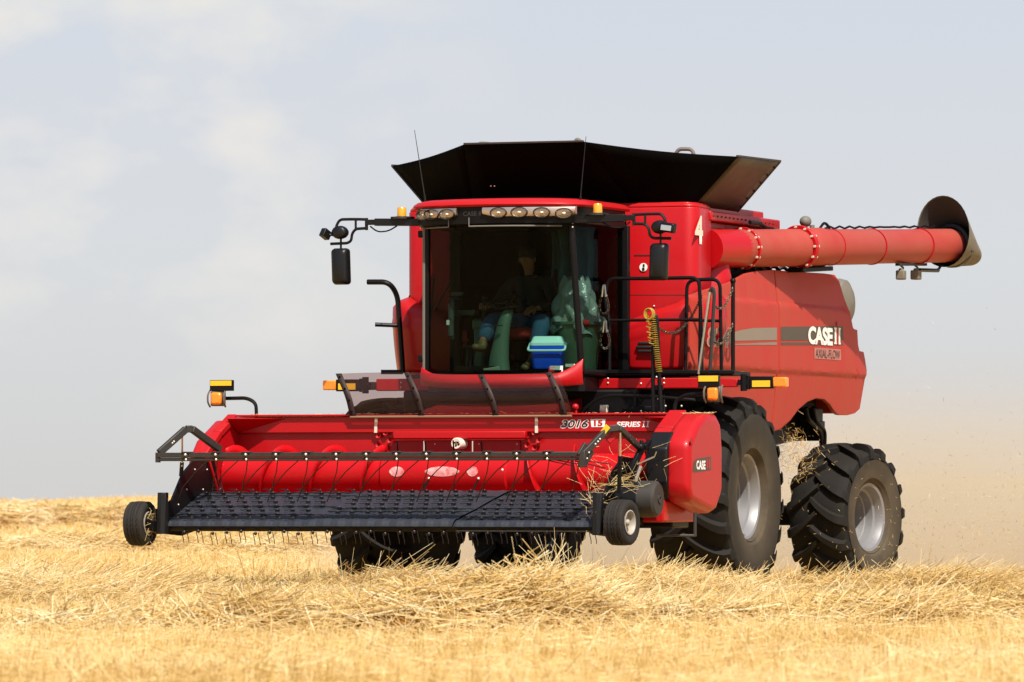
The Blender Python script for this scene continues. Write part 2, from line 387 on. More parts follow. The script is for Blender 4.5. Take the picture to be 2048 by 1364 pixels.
M['stubble'] = straw_mat('stubble', (.52, .31, .07), (.82, .60, .24), (.94, .81, .48))
M['straw'] = straw_mat('straw', (.27, .115, .018), (.82, .57, .20), (.97, .86, .56))  # deep brown end paints shade on windrow cores; low-toned straws share it

def soil_mat():
    m = bpy.data.materials.new('stubble field'); m.use_nodes = True; t = m.node_tree; b = t.nodes['Principled BSDF']
    b.inputs['Roughness'].default_value = .9; b.inputs['Specular IOR Level'].default_value = .1
    tc = N(t, 'ShaderNodeTexCoord')
    r = N(t, 'ShaderNodeMapping'); r.inputs['Rotation'].default_value = (0, 0, -YAW); r.inputs['Scale'].default_value = (1.6, .16, 1)
    t.links.new(tc.outputs['Object'], r.inputs[0])
    n = N(t, 'ShaderNodeTexNoise'); n.inputs['Scale'].default_value = 1.; n.inputs['Detail'].default_value = 9; n.inputs['Roughness'].default_value = .66
    t.links.new(r.outputs[0], n.inputs['Vector'])
    c = N(t, 'ShaderNodeValToRGB'); e = c.color_ramp.elements
    e[0].position = .33; e[0].color = (.36, .20, .055, 1); e[1].position = .68; e[1].color = (.74, .54, .26, 1)
    k = e.new(.5); k.color = (.54, .35, .125, 1)
    t.links.new(n.outputs['Fac'], c.inputs[0]); t.links.new(c.outputs[0], b.inputs['Base Color'])
    n2 = N(t, 'ShaderNodeTexNoise'); n2.inputs['Scale'].default_value = 14; n2.inputs['Detail'].default_value = 6; t.links.new(tc.outputs['Object'], n2.inputs['Vector'])
    bm = N(t, 'ShaderNodeBump'); bm.inputs['Strength'].default_value = .7; bm.inputs['Distance'].default_value = .08
    t.links.new(n2.outputs['Fac'], bm.inputs['Height']); t.links.new(bm.outputs[0], b.inputs['Normal']); return m
M['soil'] = soil_mat()

def np_mesh(name, v, quads, m, tone=None, parent=None):
    me = bpy.data.meshes.new(name); v = np.ascontiguousarray(v, np.float32); q = np.ascontiguousarray(quads, np.int32)
    me.vertices.add(len(v)); me.vertices.foreach_set('co', v.ravel())
    me.loops.add(q.size); me.loops.foreach_set('vertex_index', q.ravel())
    me.polygons.add(len(q)); me.polygons.foreach_set('loop_start', np.arange(0, q.size, 4, dtype=np.int32))
    me.update(calc_edges=True); me.materials.append(m)
    if tone is not None:
        at_ = me.attributes.new('tone', 'FLOAT', 'POINT'); at_.data.foreach_set('value', np.ascontiguousarray(tone, np.float32))
    me.shade_smooth()
    o = bpy.data.objects.new(name, me); COL.objects.link(o)
    if parent: adopt(o, parent)
    return o
def ribbons(p, d, L, w, bend, tone):
    """p base (N,3), d unit direction, L length, w width, bend sag vector (N,3): thin curved three-sided stalks"""
    n = len(p); d = d/np.linalg.norm(d, axis=1, keepdims=True)
    sd = np.cross(d, rng.normal(size=(n, 3))); sd /= np.linalg.norm(sd, axis=1, keepdims=True)+1e-9
    s2 = np.cross(d, sd)
    vs = np.empty((n, 9, 3), np.float32)
    for i, t in enumerate((0., .5, 1.)):
        c = p + d*(L*t)[:, None] + bend*(t*t)
        ww = (w*(1-.35*t))[:, None]*.5
        for j in range(3):
            a = 2*math.pi*j/3; vs[:, i*3+j] = c + (sd*math.cos(a)+s2*math.sin(a))*ww
    base = (np.arange(n)*9)[:, None]
    q = []
    for i in range(2):
        for j in range(3):
            k = (j+1) % 3; q.append(base+np.array([[i*3+j, i*3+k, i*3+3+k, i*3+3+j]]))
    return vs.reshape(-1, 3), np.concatenate(q, 0), np.repeat(tone, 9)

# the field: one sheet, fine in front of the camera and coarse out to the horizon
ds = np.concatenate([np.linspace(-400, 20, 12), np.linspace(24, 120, 120), np.linspace(124, 320, 70), np.geomspace(335, 9000, 26)])
us = np.concatenate([-np.geomspace(9000, 34, 22), np.linspace(-32, 32, 97), np.geomspace(34, 9000, 22)])
D_, U_ = np.meshgrid(ds, us, indexing='ij')
V = world(U_, D_, ground_z(U_, D_))
nd, nu_ = D_.shape; ii, jj = np.meshgrid(np.arange(nd-1), np.arange(nu_-1), indexing='ij')
q = np.stack([ii*nu_+jj, ii*nu_+jj+1, (ii+1)*nu_+jj+1, (ii+1)*nu_+jj], -1).reshape(-1, 4)
field = np_mesh('field', V.reshape(-1, 3), q, M['soil']); tag(field, 'golden harvested stubble field rolling up to a low horizon', kind='structure')

# standing stubble in drill rows
def scatter(n, d0, d1, spread=1.25):
    d = np.sqrt(rng.uniform(d0*d0, d1*d1, n)); u = rng.uniform(-1, 1, n)*d*.086*spread; return u, d
def field_noise(u, d, s):
    return np.sin(u*s*1.3+d*s*.31+1)*np.sin(d*s*.9-u*s*.5)+.6*np.sin(u*s*2.7+d*s*1.7)
vs_, qs_, ts_ = [], [], []; off = 0
for n, d0, d1, w, h0, h1 in ((70000, 29, 66, .0062, .10, .20), (52000, 66, 130, .011, .10, .22), (26000, 130, 290, .026, .10, .26)):
    u, d = scatter(n, d0, d1)
    row = .19; u = u if d0 > 100 else np.round(u/row)*row + rng.normal(0, .028, n)
    p = world(u, d, ground_z(u, d)-.01)
    dr = rng.normal(0, .17, (n, 3)); dr[:, 2] = 1
    v, q, t = ribbons(p, dr, rng.uniform(h0, h1, n), np.full(n, w)*rng.uniform(.7, 1.3, n), rng.normal(0, .02, (n, 3)), np.clip(.5+.20*field_noise(u, d, .5)+.16*field_noise(u, d*.6, 1.7)+rng.normal(0, .2, n), 0, 1))
    vs_.append(v); qs_.append(q+off); ts_.append(t); off += len(v)
    # loose straw lying between the rows
    n2 = n//3; u, d = scatter(n2, d0, d1); p = world(u, d, ground_z(u, d)+rng.uniform(.03, .15, n2))
    dr = rng.normal(0, 1, (n2, 3)); dr[:, 2] *= .25
    v, q, t = ribbons(p, dr, rng.uniform(.12, .4, n2), np.full(n2, w*.9), rng.normal(0, .03, (n2, 3)), np.clip(.66+.16*field_noise(u, d, .9)+rng.normal(0, .18, n2), 0, 1))
    vs_.append(v); qs_.append(q+off); ts_.append(t); off += len(v)
st = np_mesh('stubble', np.concatenate(vs_), np.concatenate(qs_), M['stubble'], np.concatenate(ts_))
tag(st, 'short golden cut stubble with loose straw over the field', 'stubble', kind='stuff')

def windrow(name, label, path, width, height, n, L=(.25, .6), w=.006, lump=1., seed=1, flow=.75, tall=0):
    """a heap of cut straw along path, a list of (u, d): a lumpy core, coloured dark like shade, and straw lying over it"""
    g = np.random.default_rng(seed); path = np.array(path, float)
    seg = np.linalg.norm(np.diff(path, axis=0), axis=1); cum = np.concatenate([[0], np.cumsum(seg)]); T = cum[-1]
    ph = g.uniform(0, 6.28, 12)
    def centre(s): return np.stack([np.interp(s, cum, path[:, 0]), np.interp(s, cum, path[:, 1])], -1)
    pk = g.uniform(0, T, int(T*1.5)); px_ = g.uniform(-.95, .15, len(pk)); pr_ = g.uniform(.10, .38, len(pk))
    def hollow(s, x):
        """pockets where the heap has sunk or been torn open, mostly on the near side"""
        m = np.zeros(np.broadcast(s, x).shape)
        for a, b, r_ in zip(pk, px_, pr_): m = np.maximum(m, np.exp(-(((s-a)/(r_*1.5))**2+((x-b)*width/2/r_)**2)))
        return m
    def prof(s, x):
        """height at s along and x (-1..1) across"""
        hh = 1 + lump*(.20*np.sin(s*1.05+ph[0]) + .16*np.sin(s*2.3+ph[1]) + .10*np.sin(s*4.9+ph[2]+x*2))
        edge = 1+.18*np.sin(s*1.7+ph[3])+.12*np.sin(s*3.9+ph[4])
        base = np.clip(1-np.abs(x/edge)**2.2, 0, None)
        return height*hh*base*(1-.7*hollow(s, x))*(1+.16*lump*np.sin(x*7+s*3.1+ph[5])*np.sin(s*6.3+ph[6]+x*3))
    ns, nx = int(T/.09)+2, 34; s = np.linspace(0, T, ns); x = np.linspace(-1.35, 1.35, nx)
    Sg, Xg = np.meshgrid(s, x, indexing='ij'); c = centre(Sg.ravel()).reshape(ns, nx, 2)
    U = c[..., 0]; Dd = c[..., 1] + Xg*width/2
    Z = ground_z(U, Dd) + prof(Sg, Xg)*.86 - .03 + g.normal(0, .012, Xg.shape)
    V = world(U, Dd, Z).reshape(-1, 3); i, j = np.meshgrid(np.arange(ns-1), np.arange(nx-1), indexing='ij')
    q = np.stack([i*nx+j, (i+1)*nx+j, (i+1)*nx+j+1, i*nx+j+1], -1).reshape(-1, 4)
    vs = [V]; qs = [q]; ts = [np.full(len(V), .0)]; off = len(V)  # core gets the darkest tone: shade of the pockets put into its colour
    s = g.uniform(0, T, n); x = np.clip(g.normal(0, .55, n), -1.25, 1.25); c = centre(s)
    keep = g.uniform(0, 1, n) > hollow(s, x)*1.25; s = s[keep]; x = x[keep]; n = len(s); c = centre(s)
    hz = prof(s, x); deep = g.uniform(.70, 1.13, n)
    u = c[:, 0]+g.normal(0, .02, n); d = c[:, 1]+x*width/2
    swirl = flow*np.sin(s*.8+ph[7]+x*1.3)+g.normal(0, .65, n)
    slope = (prof(s, x+.08)-prof(s, x-.08))/(.16*width/2)
    du, dd = np.cos(swirl), np.sin(swirl)
    dirs = np.stack([du*CS-dd*SN, du*SN+dd*CS, slope*dd+g.normal(0, .18, n)], -1)
    LL = g.uniform(L[0], L[1], n)
    p = world(u, d, ground_z(u, d)+hz*deep+.015) - dirs*(LL*.5)[:, None]
    v, q, t = ribbons(p, dirs, LL, np.full(n, w)*g.uniform(.7, 1.35, n), g.normal(0, .085, (n, 3)), np.clip(.56+.24*np.sin(s*1.9+x*4+ph[8])*np.sin(s*.7+ph[9])+g.normal(0, .22, n), 0, 1))
    vs.append(v); qs.append(q+off); ts.append(t); off += len(v)
    if tall:            # stalks that stand up out of the heap
        s = g.uniform(0, T, tall); x = g.uniform(-.5, .8, tall); c = centre(s); u = c[:, 0]; d = c[:, 1]+x*width/2
        dirs = np.stack([g.normal(0, .7, tall), g.normal(0, .4, tall), g.uniform(.25, 1, tall)], -1)
        p = world(u, d, ground_z(u, d)+prof(s, x)*.8)
        v, q, t = ribbons(p, dirs, g.uniform(.15, .38, tall), np.full(tall, w*1.1), g.normal(0, .04, (tall, 3)), np.clip(g.normal(.75, .15, tall), 0, 1))
        vs.append(v); qs.append(q+off); ts.append(t); off += len(v)
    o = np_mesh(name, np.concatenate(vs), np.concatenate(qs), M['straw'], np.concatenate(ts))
    return tag(o, label, 'straw windrow', 'windrows of cut straw', 'stuff')
def ud(px, py):
    d = FPX*CAMH/(py-HORIZON); return ((px-1024)/FPX*d, d)
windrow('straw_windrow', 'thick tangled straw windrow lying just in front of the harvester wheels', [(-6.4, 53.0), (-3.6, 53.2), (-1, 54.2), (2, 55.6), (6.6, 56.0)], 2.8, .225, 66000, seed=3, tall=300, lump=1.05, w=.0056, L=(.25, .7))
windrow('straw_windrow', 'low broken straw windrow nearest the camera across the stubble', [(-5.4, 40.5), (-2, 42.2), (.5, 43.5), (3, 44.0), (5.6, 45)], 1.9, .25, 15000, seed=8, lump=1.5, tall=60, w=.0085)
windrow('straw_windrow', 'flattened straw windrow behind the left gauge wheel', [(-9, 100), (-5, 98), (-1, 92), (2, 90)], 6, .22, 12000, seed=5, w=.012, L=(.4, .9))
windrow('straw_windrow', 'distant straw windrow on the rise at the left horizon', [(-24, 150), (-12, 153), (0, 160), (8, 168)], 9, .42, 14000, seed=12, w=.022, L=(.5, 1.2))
# ------------------------------------------------------------------ wheels
def tyre_mesh(Rt, Wd, rim, nl, lug=.070, n=72):
    """lugged farm tyre about the X axis at the origin"""
    mb = MB(); h = Wd/2; Rc = Rt-lug
    def crown(w): return Rc - .055*(abs(w)/h)**3
    prof = []; mis = []
    half = [(rim, h*.70, 1), (rim+.03, h*.80, 1), (rim+.05, h*.86, 1), (rim+.06, h*.85, 1), (rim+.085, h*.925, 1), ((rim*.62+Rt*.38), h*.985, 1), ((rim*.40+Rt*.60), h*1.0, 1), (Rt-.19, h*.965, 1), (Rt-.13, h*.93, 0), (crown(h*.86), h*.86, 0), (crown(h*.6), h*.6, 0), (crown(h*.3), h*.3, 0)]
    for r_, w_, k in half: prof.append((r_, w_)); mis.append(k)
    prof.append((Rc, 0)); mis.append(0)
    for r_, w_, k in reversed(half): prof.append((r_, -w_)); mis.append(k)
    mis = [min(mis[i], mis[min(i+1, len(mis)-1)]) if i < len(mis)-1 else 1 for i in range(len(mis))]
    mb.lathe([(r_, w_) for r_, w_ in prof], (0, 0, 0), (1, 0, 0), n, mis=mis)
    mb.mi = 0
    dth = 2*math.pi/nl
    def P(th, w, r_): return (w, -r_*math.cos(th), r_*math.sin(th))
    for side in (1, -1):
        for i in range(nl):
            t0 = i*dth + (dth/2 if side < 0 else 0); rings = []
            K = 9
            for k in range(K+1):
                u = k/K; w = side*(-.035 + u*(h*.955+.035)); th = t0 - (.58*u - .20*u*u)*Wd/Rt*.92
                hw = (.030+.020*u)/Rt; top = crown(w)+lug*(1 if k else .9)
                if k == K: top = crown(w)+lug*.62
                bt = crown(w)-.02
                lean = .02/Rt
                rings.append([P(th-hw*1.45-.0, w, bt), P(th-hw+lean*.2, w, top), P(th+hw-lean*.2, w, top), P(th+hw*1.45, w, bt)])
            # run down over the shoulder
            w = side*h*1.0; th -= .05; rings.append([P(th-hw*1.2, w, Rt-.17), P(th-hw*.8, w*1.005, Rt-.15), P(th+hw*.8, w*1.005, Rt-.15), P(th+hw*1.2, w, Rt-.17)])
            mb.loft(rings)
    return mb
def rim_mesh(r, h, deep):
    mb = MB(); o = h*.70
    mb.lathe([(r-.01, o-.10), (r+.015, o-.02), (r+.035, o+.02), (r+.028, o+.035), (r-.002, o+.025), (r-.022, o-.02), (r-.03, o-.06), (r-.055, o-.075), (r-.062, o-.16), (r-.075, o-.17), (r-.09, o-deep*.75), (r*.62, o-deep), (.20, o-deep-.02), (.20, o-deep+.04), (.0, o-deep+.06)], (0, 0, 0), (1, 0, 0), 56)
    mb.lathe([(r-.01, -o+.10), (r+.03, -o), (r-.03, -o+.04), (r-.06, -o+.2), (.2, -o+.25), (0, -o+.25)], (0, 0, 0), (1, 0, 0), 40)
    return mb
def make_wheel(root, loc, Rt, Wd, rim, nl, deep):
    w = empty('wheel', (0, 0, 0), root)
    t = tyre_mesh(Rt, Wd, rim, nl).build('tyre', [M['rubber'], M['sidewall']], w, smooth=32)
    rm = rim_mesh(rim, Wd/2, deep).build('rim', M['rim'], w, smooth=30)
    o = Wd/2*.70-deep
    bolts([(o+.02, .15*math.cos(2*math.pi*i/10), .15*math.sin(2*math.pi*i/10)) for i in range(10)], .02, M['steel'], rm)
    w.location = loc; return w

combine = empty('combine_harvester', (0, 0, 0))
tag(combine, 'large red combine harvester with black grain tank and unloading tube swung back', 'combine')
fw = make_wheel(combine, (2.157-.44, 0, 1.03), 1.04, .88, .415, 19, .44)
fw.rotation_euler.x = R(4); fw.location = (1.80, .04, 1.03)
fw2 = copy_tree(fw, combine); fw2.location = (-1.717, 0, 1.03); fw2.scale = (-1, 1, 1); fw2.rotation_euler.x = R(-6)
rw = make_wheel(combine, (1.87, 4.22, .80), .815, .72, .345, 16, .40)
rw.rotation_euler = (R(8), 0, R(-10))
rw2 = copy_tree(rw, combine); rw2.location = (-1.87, 4.22, .80); rw2.scale = (-1, 1, 1); rw2.rotation_euler = (0, 0, R(-10))

# ------------------------------------------------------------------ hull under the panels
ax = MB(); ax.bar((-1.35, 0, .98), (1.35, 0, .98), .34, .34); ax.lathe([(.0, -.1), (.24, -.1), (.24, .12), (.18, .2), (0, .2)], (1.22, 0, .98), (1, 0, 0), 20); ax.lathe([(.0, -.1), (.24, -.1), (.24, .12), (.18, .2), (0, .2)], (-1.22, 0, .98), (-1, 0, 0), 20)
ax.build('front_axle', M['black'], combine, bevel=.02)
ra = MB(); ra.bar((-1.5, 4.0, .82), (1.5, 4.0, .82), .2, .22); ra.bar((0, 3.9, .82), (0, 3.4, 1.5), .3, .3); ra.bar((-.5, 4.0, .9), (-.5, 3.6, 1.5), .15, .15); ra.bar((.5, 4.0, .9), (.5, 3.6, 1.5), .15, .15)
ra.tube([(1.35, 4.0, .8), (1.45, 4.0, .8)], .16, 16)
ra.build('rear_axle', M['black'], combine, bevel=.015)
ch = MB()
ch.yz([(-.95, 1.35), (-.95, 2.12), (.6, 2.3), (5.0, 2.3), (5.0, 1.7), (3.2, 1.55), (2.6, .95), (.4, .78), (-.4, 1.0)], -1.28, 1.28)
ch.box(-1.6, 1.6, -.02, 5.05, 2.26, 3.15)
ch.build('chassis', M['black'], combine, bevel=.02)
dk = MB(); dk.box(-1.55, 1.55, .5, 4.9, 3.1, 3.33); dk.box(.7, 1.5, 1.1, 3.6, 3.33, 3.47); dk.box(1.0, 1.66, 2.0, 3.0, 3.30, 3.40)
for i in range(7): dk.tube(fillet([(1.45, 1.0+i*.32, 3.42), (1.55, 1.1+i*.32, 3.52), (1.6, 1.3+i*.3, 3.42)], .1), .022, 6)
dk.build('engine_deck', M['black'], combine, bevel=.02)
bt = MB()
bt.tube([at(1598, 800, X=1.2), at(1590, 868, X=1.2)], .055, 8)
bt.tube([at(1584, 836, X=1.2), at(1606, 842, X=1.2)], .03, 8); bt.tube([at(1600, 850, X=1.2), at(1596, 872, X=1.2)], .018, 6)
bt.build('steering_bracket', M['black'], combine)
for px in ((1612, 1640, 1642), (1626, 1650, 1648)):
    h = MB(); h.tube(fillet([at(px[0], 815, X=1.5), at(px[0]+4, 838, X=1.5), at(px[1], 862, X=1.5), at(px[2]+1, 892, X=1.5)], .2, 6), .024, 8); h.build('hydraulic_hose', M['black'], combine)
tb = MB(); tb.box(1.1, 1.5, 4.42, 4.62, 1.64, 1.86); tb.box(1.1, 1.45, 4.35, 4.7, 1.85, 2.0); tb.build('tow_block', M['black'], combine, bevel=.01)

# ------------------------------------------------------------------ side panels (near side and its mirror)
def side_x(y, z):
    x = 1.79
    if z > 3.06: x -= .10*(z-3.06)+.018*min(1, (z-3.06)/.03)
    if z < 2.38: x -= .11*(2.38-z)+.018*min(1, (2.38-z)/.03)
    if y > 4.6: x -= .07*(y-4.6)**2
    if y < .5: x -= .16*(.5-y)**2
    return x
_f = lambda px, py: at(px, py, X=1.78)
TOP_F = [(p.y, p.z) for p in (_f(1398, 592), _f(1420, 580), _f(1440, 572), _f(1462, 565), _f(1480, 556), _f(1497, 547), _f(1515, 543), _f(1551, 540))]
BOT_F = [(p.y, p.z) for p in (_f(1398, 750), _f(1420, 770), _f(1470, 812), _f(1500, 850), _f(1520, 862), _f(1549, 863))]
TOP_R = [(p.y, p.z) for p in (_f(1553, 541), _f(1600, 544), _f(1650, 547), _f(1673, 550), _f(1681, 562), _f(1687, 592), _f(1694, 625), _f(1700, 655), _f(1702, 658), _f(1709, 660), _f(1711, 690), _f(1714, 702), _f(1724, 704), _f(1728, 720), _f(1732, 740))]
BOT_R = [(p.y, p.z) for p in (_f(1553, 863), _f(1570, 858), _f(1588, 840), _f(1602, 818), _f(1618, 803), _f(1635, 796), _f(1652, 798), _f(1664, 808), _f(1674, 822), _f(1684, 830), _f(1700, 830), _f(1716, 826), _f(1727, 817), _f(1732, 762))]
def panel(tops, bots, sgn, ny, nz, inset=0.):
    mb = MB(); y0, y1 = tops[0][0], tops[-1][0]
    ys = sorted(set([y0+(y1-y0)*i/ny for i in range(ny+1)]+[t[0] for t in tops if y0 <= t[0] <= y1]+[t[0] for t in bots if y0 <= t[0] <= y1]))
    vs = []
    for y in ys:
        a, b = lerp_tab(bots, y), lerp_tab(tops, y)
        for j in range(nz+1):
            z = a+(b-a)*j/nz; e = min(j, nz-j)/nz; vs.append((sgn*(side_x(y, z)-inset), y, z))
    n = nz+1
    return mb.add(vs, [(i*n+j, (i+1)*n+j, (i+1)*n+j+1, i*n+j+1) for i in range(len(ys)-1) for j in range(nz)])
TOP_FAR = [(y, z) for y, z in TOP_F if y > .45]
for sg in (1, -1):
    p1 = panel(TOP_F if sg > 0 else TOP_FAR, BOT_F, sg, 26, 70).build('side_panel', M['red_dusty'], combine, solid=.05, bevel=.02, smooth=25)
    p2 = panel(TOP_R, BOT_R, sg, 40, 70).build('rear_side_panel', M['red_dusty'], combine, solid=.05, bevel=.02, smooth=25)
# the panels' top flange and the rear hood
rh = MB(); rh.box(-1.5, 1.5, 5.0, 5.12, 2.1, 3.0); rh.box(-1.6, 1.6, 2.3, 4.65, 3.24, 3.30)
rh.yz([(4.6, 3.28), (4.95, 2.95), (5.15, 2.5), (5.2, 1.95), (5.12, 1.95), (5.06, 2.5), (4.85, 2.9), (4.55, 3.2)], -1.55, 1.55)
rh.build('rear_hood', M['red_dusty'], combine, bevel=.02)
dm = MB(); c = at(1681, 607, Y=5.3); dm.lathe([(.28, -.5), (.28, 0), (.26, .07), (.17, .12), (0, .14)], (c.x, 5.3, c.z), (1, 0, 0), 28)
dm.build('air_intake_screen', M['mesh'], combine)
# painted stripe, number and names on the near panel
def on_side(py0, py1, px0, px1, off=.028):
    """mapper for a decal between two columns and rows of the photograph, laid on the panel itself"""
    a = _f(px0, py1); b = _f(px1, py0); y0, y1, z0, z1 = a.y, b.y, a.z, b.z
    w, h = y1-y0, z1-z0
    return (lambda u, v: (side_x(y0+u, z0+v)+off, y0+u, z0+v)), w, h
def side_decal(name, m, px0, px1, top, bot, off=.028):
    mb = MB(); n = 30; vs = []
    for i in range(n+1):
        px = px0+(px1-px0)*i/n; a, b = _f(px, lerp_tab(bot, px)), _f(px, lerp_tab(top, px))
        for j in range(5):
            y = a.y+(b.y-a.y)*j/4; z = a.z+(b.z-a.z)*j/4; vs.append((side_x(y, z)+off, y, z))
    mb.add(vs, [(i*5+j, (i+1)*5+j, (i+1)*5+j+1, i*5+j+1) for i in range(n) for j in range(4)])
    return mb.build(name, m, combine, smooth=60)
side_decal('stripe', M['grey'], 1452, 1547, [(1452, 667), (1475, 660), (1500, 656), (1550, 655)], [(1452, 682), (1550, 680)])
side_decal('stripe', M['grey'], 1460, 1547, [(1460, 688), (1550, 684)], [(1460, 690), (1550, 690)])
side_decal('stripe', M['dgrey'], 1555, 1680, [(1555, 654), (1660, 652), (1680, 653)], [(1555, 681), (1680, 681)])
side_decal('stripe', M['dgrey'], 1555, 1680, [(1555, 685)], [(1555, 690)])
f_, w, h = on_side(656, 688, 1609, 1658, .033); lettering('CASE', M['white'], combine, f_, w, h, 'brand_lettering', bold=.045, gap=.93)
f_, w, h = on_side(656, 688, 1661, 1674, .033); mbi = MB()
for x_ in (0, .58): mbi.add([f_(w*(x_+a_), h*b_) for a_, b_ in ((0, 0), (.42, 0), (.42, .10), (.35, .10), (.35, .90), (.42, .90), (.42, 1), (0, 1), (0, .90), (.07, .90), (.07, .10), (0, .10))], [tuple(range(12))])
mbi.build('brand_mark', M['white'], combine, smooth=0)
f_, w, h = on_side(644, 688, 1666, 1669.5, .036); mbi = MB(); mbi.add([f_(0, 0), f_(w, 0), f_(w, h*.74), f_(0, h*.74)], [(0, 1, 2, 3)]); mbi.add([f_(0, h*.82), f_(w, h*.82), f_(w, h), f_(0, h)], [(0, 1, 2, 3)]); mbi.build('brand_mark', M['red_matt'], combine, smooth=0)
f_, w, h = on_side(701, 715, 1624, 1673, .033); lettering('AXIAL-FLOW', M['ink'], combine, f_, w, h, 'type_lettering', bold=.0)
f_, w, h = on_side(699, 717, 1622, 1675, .029); mb = MB(); mb.add([f_(0, 0), f_(w, 0), f_(w, h), f_(0, h)], [(0, 1, 2, 3)]); mb.build('type_plate', M['pale_red'], combine, smooth=0)
f_, w, h = on_side(656, 694, 1409, 1450, .105); lettering('8240', M['pale_red'], combine, f_, w, h, 'number_lettering', bold=.035, shear=.15)
f_, w, h = on_side(658, 692, 1411, 1448, .110); lettering('8240', M['dgrey'], combine, f_, w, h, 'number_lettering', bold=.015, shear=.15)

# ------------------------------------------------------------------ front wall of the body, behind the cab
def plan_loft(plan, zs, grow=None):
    """plan: open line of (x, y); zs: list of heights (or functions of the plan index)"""
    return [[(p[0], p[1], z) for p in plan] for z in zs]
wall = MB()
pl = [(-1.56, .55), (-1.60, .10)] + [(-1.60+.12*(1-math.cos(a)), .08-.12*math.sin(a)) for a in [R(15*i) for i in range(7)]]
pl2 = [(1.48-(-x-1.48)*-1 if False else -x, y) for x, y in reversed(pl)]
plan = [(-1.56, .55)]+pl[1:]+pl2[:-1]+[(1.56, .55)]
wall.loft([[(x, y, z) for x, y in plan] for z in (2.30, 3.0, 4.02)], closed=False)
top = [(x*.985, y+.02 if y < .3 else y, 4.055) for x, y in plan]
wall.loft([[(x, y, 4.02) for x, y in plan], top], closed=False); wall.add(top, [tuple(range(len(top)))])
wall.build('front_wall', M['red'], combine, solid=.03, bevel=.012, smooth=40)
# number and round sticker
def on_y(px0, px1, py0, py1, Y):
    a = at(px0, py1, Y=Y); b = at(px1, py0, Y=Y)
    return (lambda u, v: (a.x+u, Y, a.z+v)), b.x-a.x, b.z-a.z
def on_x(px0, px1, py0, py1, X):
    a = at(px0, py1, X=X); b = at(px1, py0, X=X)
    return (lambda u, v: (X, a.y+u, a.z+v)), b.y-a.y, b.z-a.z
bolts([at(1247, 612, Y=-.06), at(1308, 612, Y=-.06), at(1256, 470, Y=-.06)], .010, M['bolt'], bpy.data.objects['front_wall'])
sm_ = MB(); sm_.bar(at(1268, 511, Y=-.055), at(1300, 511, Y=-.055), .006, .012); sm_.build('seam', M['ink'], bpy.data.objects['front_wall']); sm_ = MB(); sm_.bar(at(1242, 590, Y=-.055), at(1384, 590, Y=-.055), .004, .006); sm_.build('seam', M['ink'], bpy.data.objects['front_wall'])
f_, w, h = on_x(1390, 1406, 432, 487, 1.622); lettering('4', M['cream'], combine, f_, w, h, 'number_lettering', bold=.03)
f_, w, h = on_y(1281, 1293, 526, 543, -.062); stk = MB(); stk.lathe([(0, 0), (h/2, 0), (h/2, .004), (0, .004)], f_(w/2, h/2), (0, -1, 0), 20); sk = stk.build('round_sticker', M['white'], combine)
sk2 = MB(); sk2.obox((f_(w/2, h/2)[0]+.004, -.068, f_(w/2, h/2)[2]+.018), (.02, .004, .03)); sk2.obox((f_(w/2, h/2)[0], -.068, f_(w/2, h/2)[2]-.02), (.028, .004, .03)); sk2.build('symbol', M['ink'], sk)
# bulging fender below, each side, running round into the side panel
def fender(sg):
    mb = MB(); path = [(.78, -.20), (.86, -.24), (1.0, -.26), (1.2, -.26), (1.4, -.25), (1.55, -.23), (1.66, -.18), (1.73, -.08), (1.765, .08), (1.78, .25)]
    tz = [2.72, 2.79, 2.86, 2.94, 3.0, 3.05, 3.08, 3.10, 3.12, 3.15]; bz = [2.5, 2.40, 2.34, 2.33, 2.33, 2.33, 2.33, 2.33, 2.33, 2.33]
    if sg < 0: path = [(x*.97, y) for x, y in path[:-1]]; tz = tz[:-1]; bz = bz[:-1]
    K = 14; vs = []
    path = [Vector((*p, 0)) for p in path]; dense = [path[0]]
    for (p, q_) in zip(path, path[1:]): dense += [p.lerp(q_, (k+1)/3) for k in range(3)]
    tt = list(enumerate(tz)); bb = list(enumerate(bz)); tz = [lerp_tab(tt, k/3) for k in range(len(dense))]; bz = [lerp_tab(bb, k/3) for k in range(len(dense))]; path = [(p.x, p.y) for p in dense]
    for (x, y), t, b in zip(path, tz, bz):
        for j in range(K+1):
            q = min(1, j/(K-1)*.96) if j < K else 1; z = b+(t-b)*q+(.012 if j == K else 0); bulge = .05*math.sin(math.pi*min(1, q*1.06)*.62)-(.17 if q == 1 else .05 if q > .93 else 0)+(.012 if .62 < q < .72 else 0)
            ang = max(0, min(1, (x-1.45)/.30))*math.pi/2; nx, ny = math.sin(ang), -math.cos(ang)
            vs.append((sg*(x+nx*bulge), y+ny*bulge, z))
    n = K+1
    mb.add(vs, [(i*n+j, (i+1)*n+j, (i+1)*n+j+1, i*n+j+1) for i in range(len(path)-1) for j in range(K)])
    return mb.build('fender_panel', M['red'], combine, solid=.03, smooth=60)
fn = fender(1); fender(-1)
vt = MB()
for py in (686, 694, 702):
    a, b = at(1272 if py == 694 else 1276, py, Y=-.33), at(1320, py, Y=-.33); vt.bar(a, b, .03, .026)
vt.build('vent', M['ink'], fn, bevel=.008)

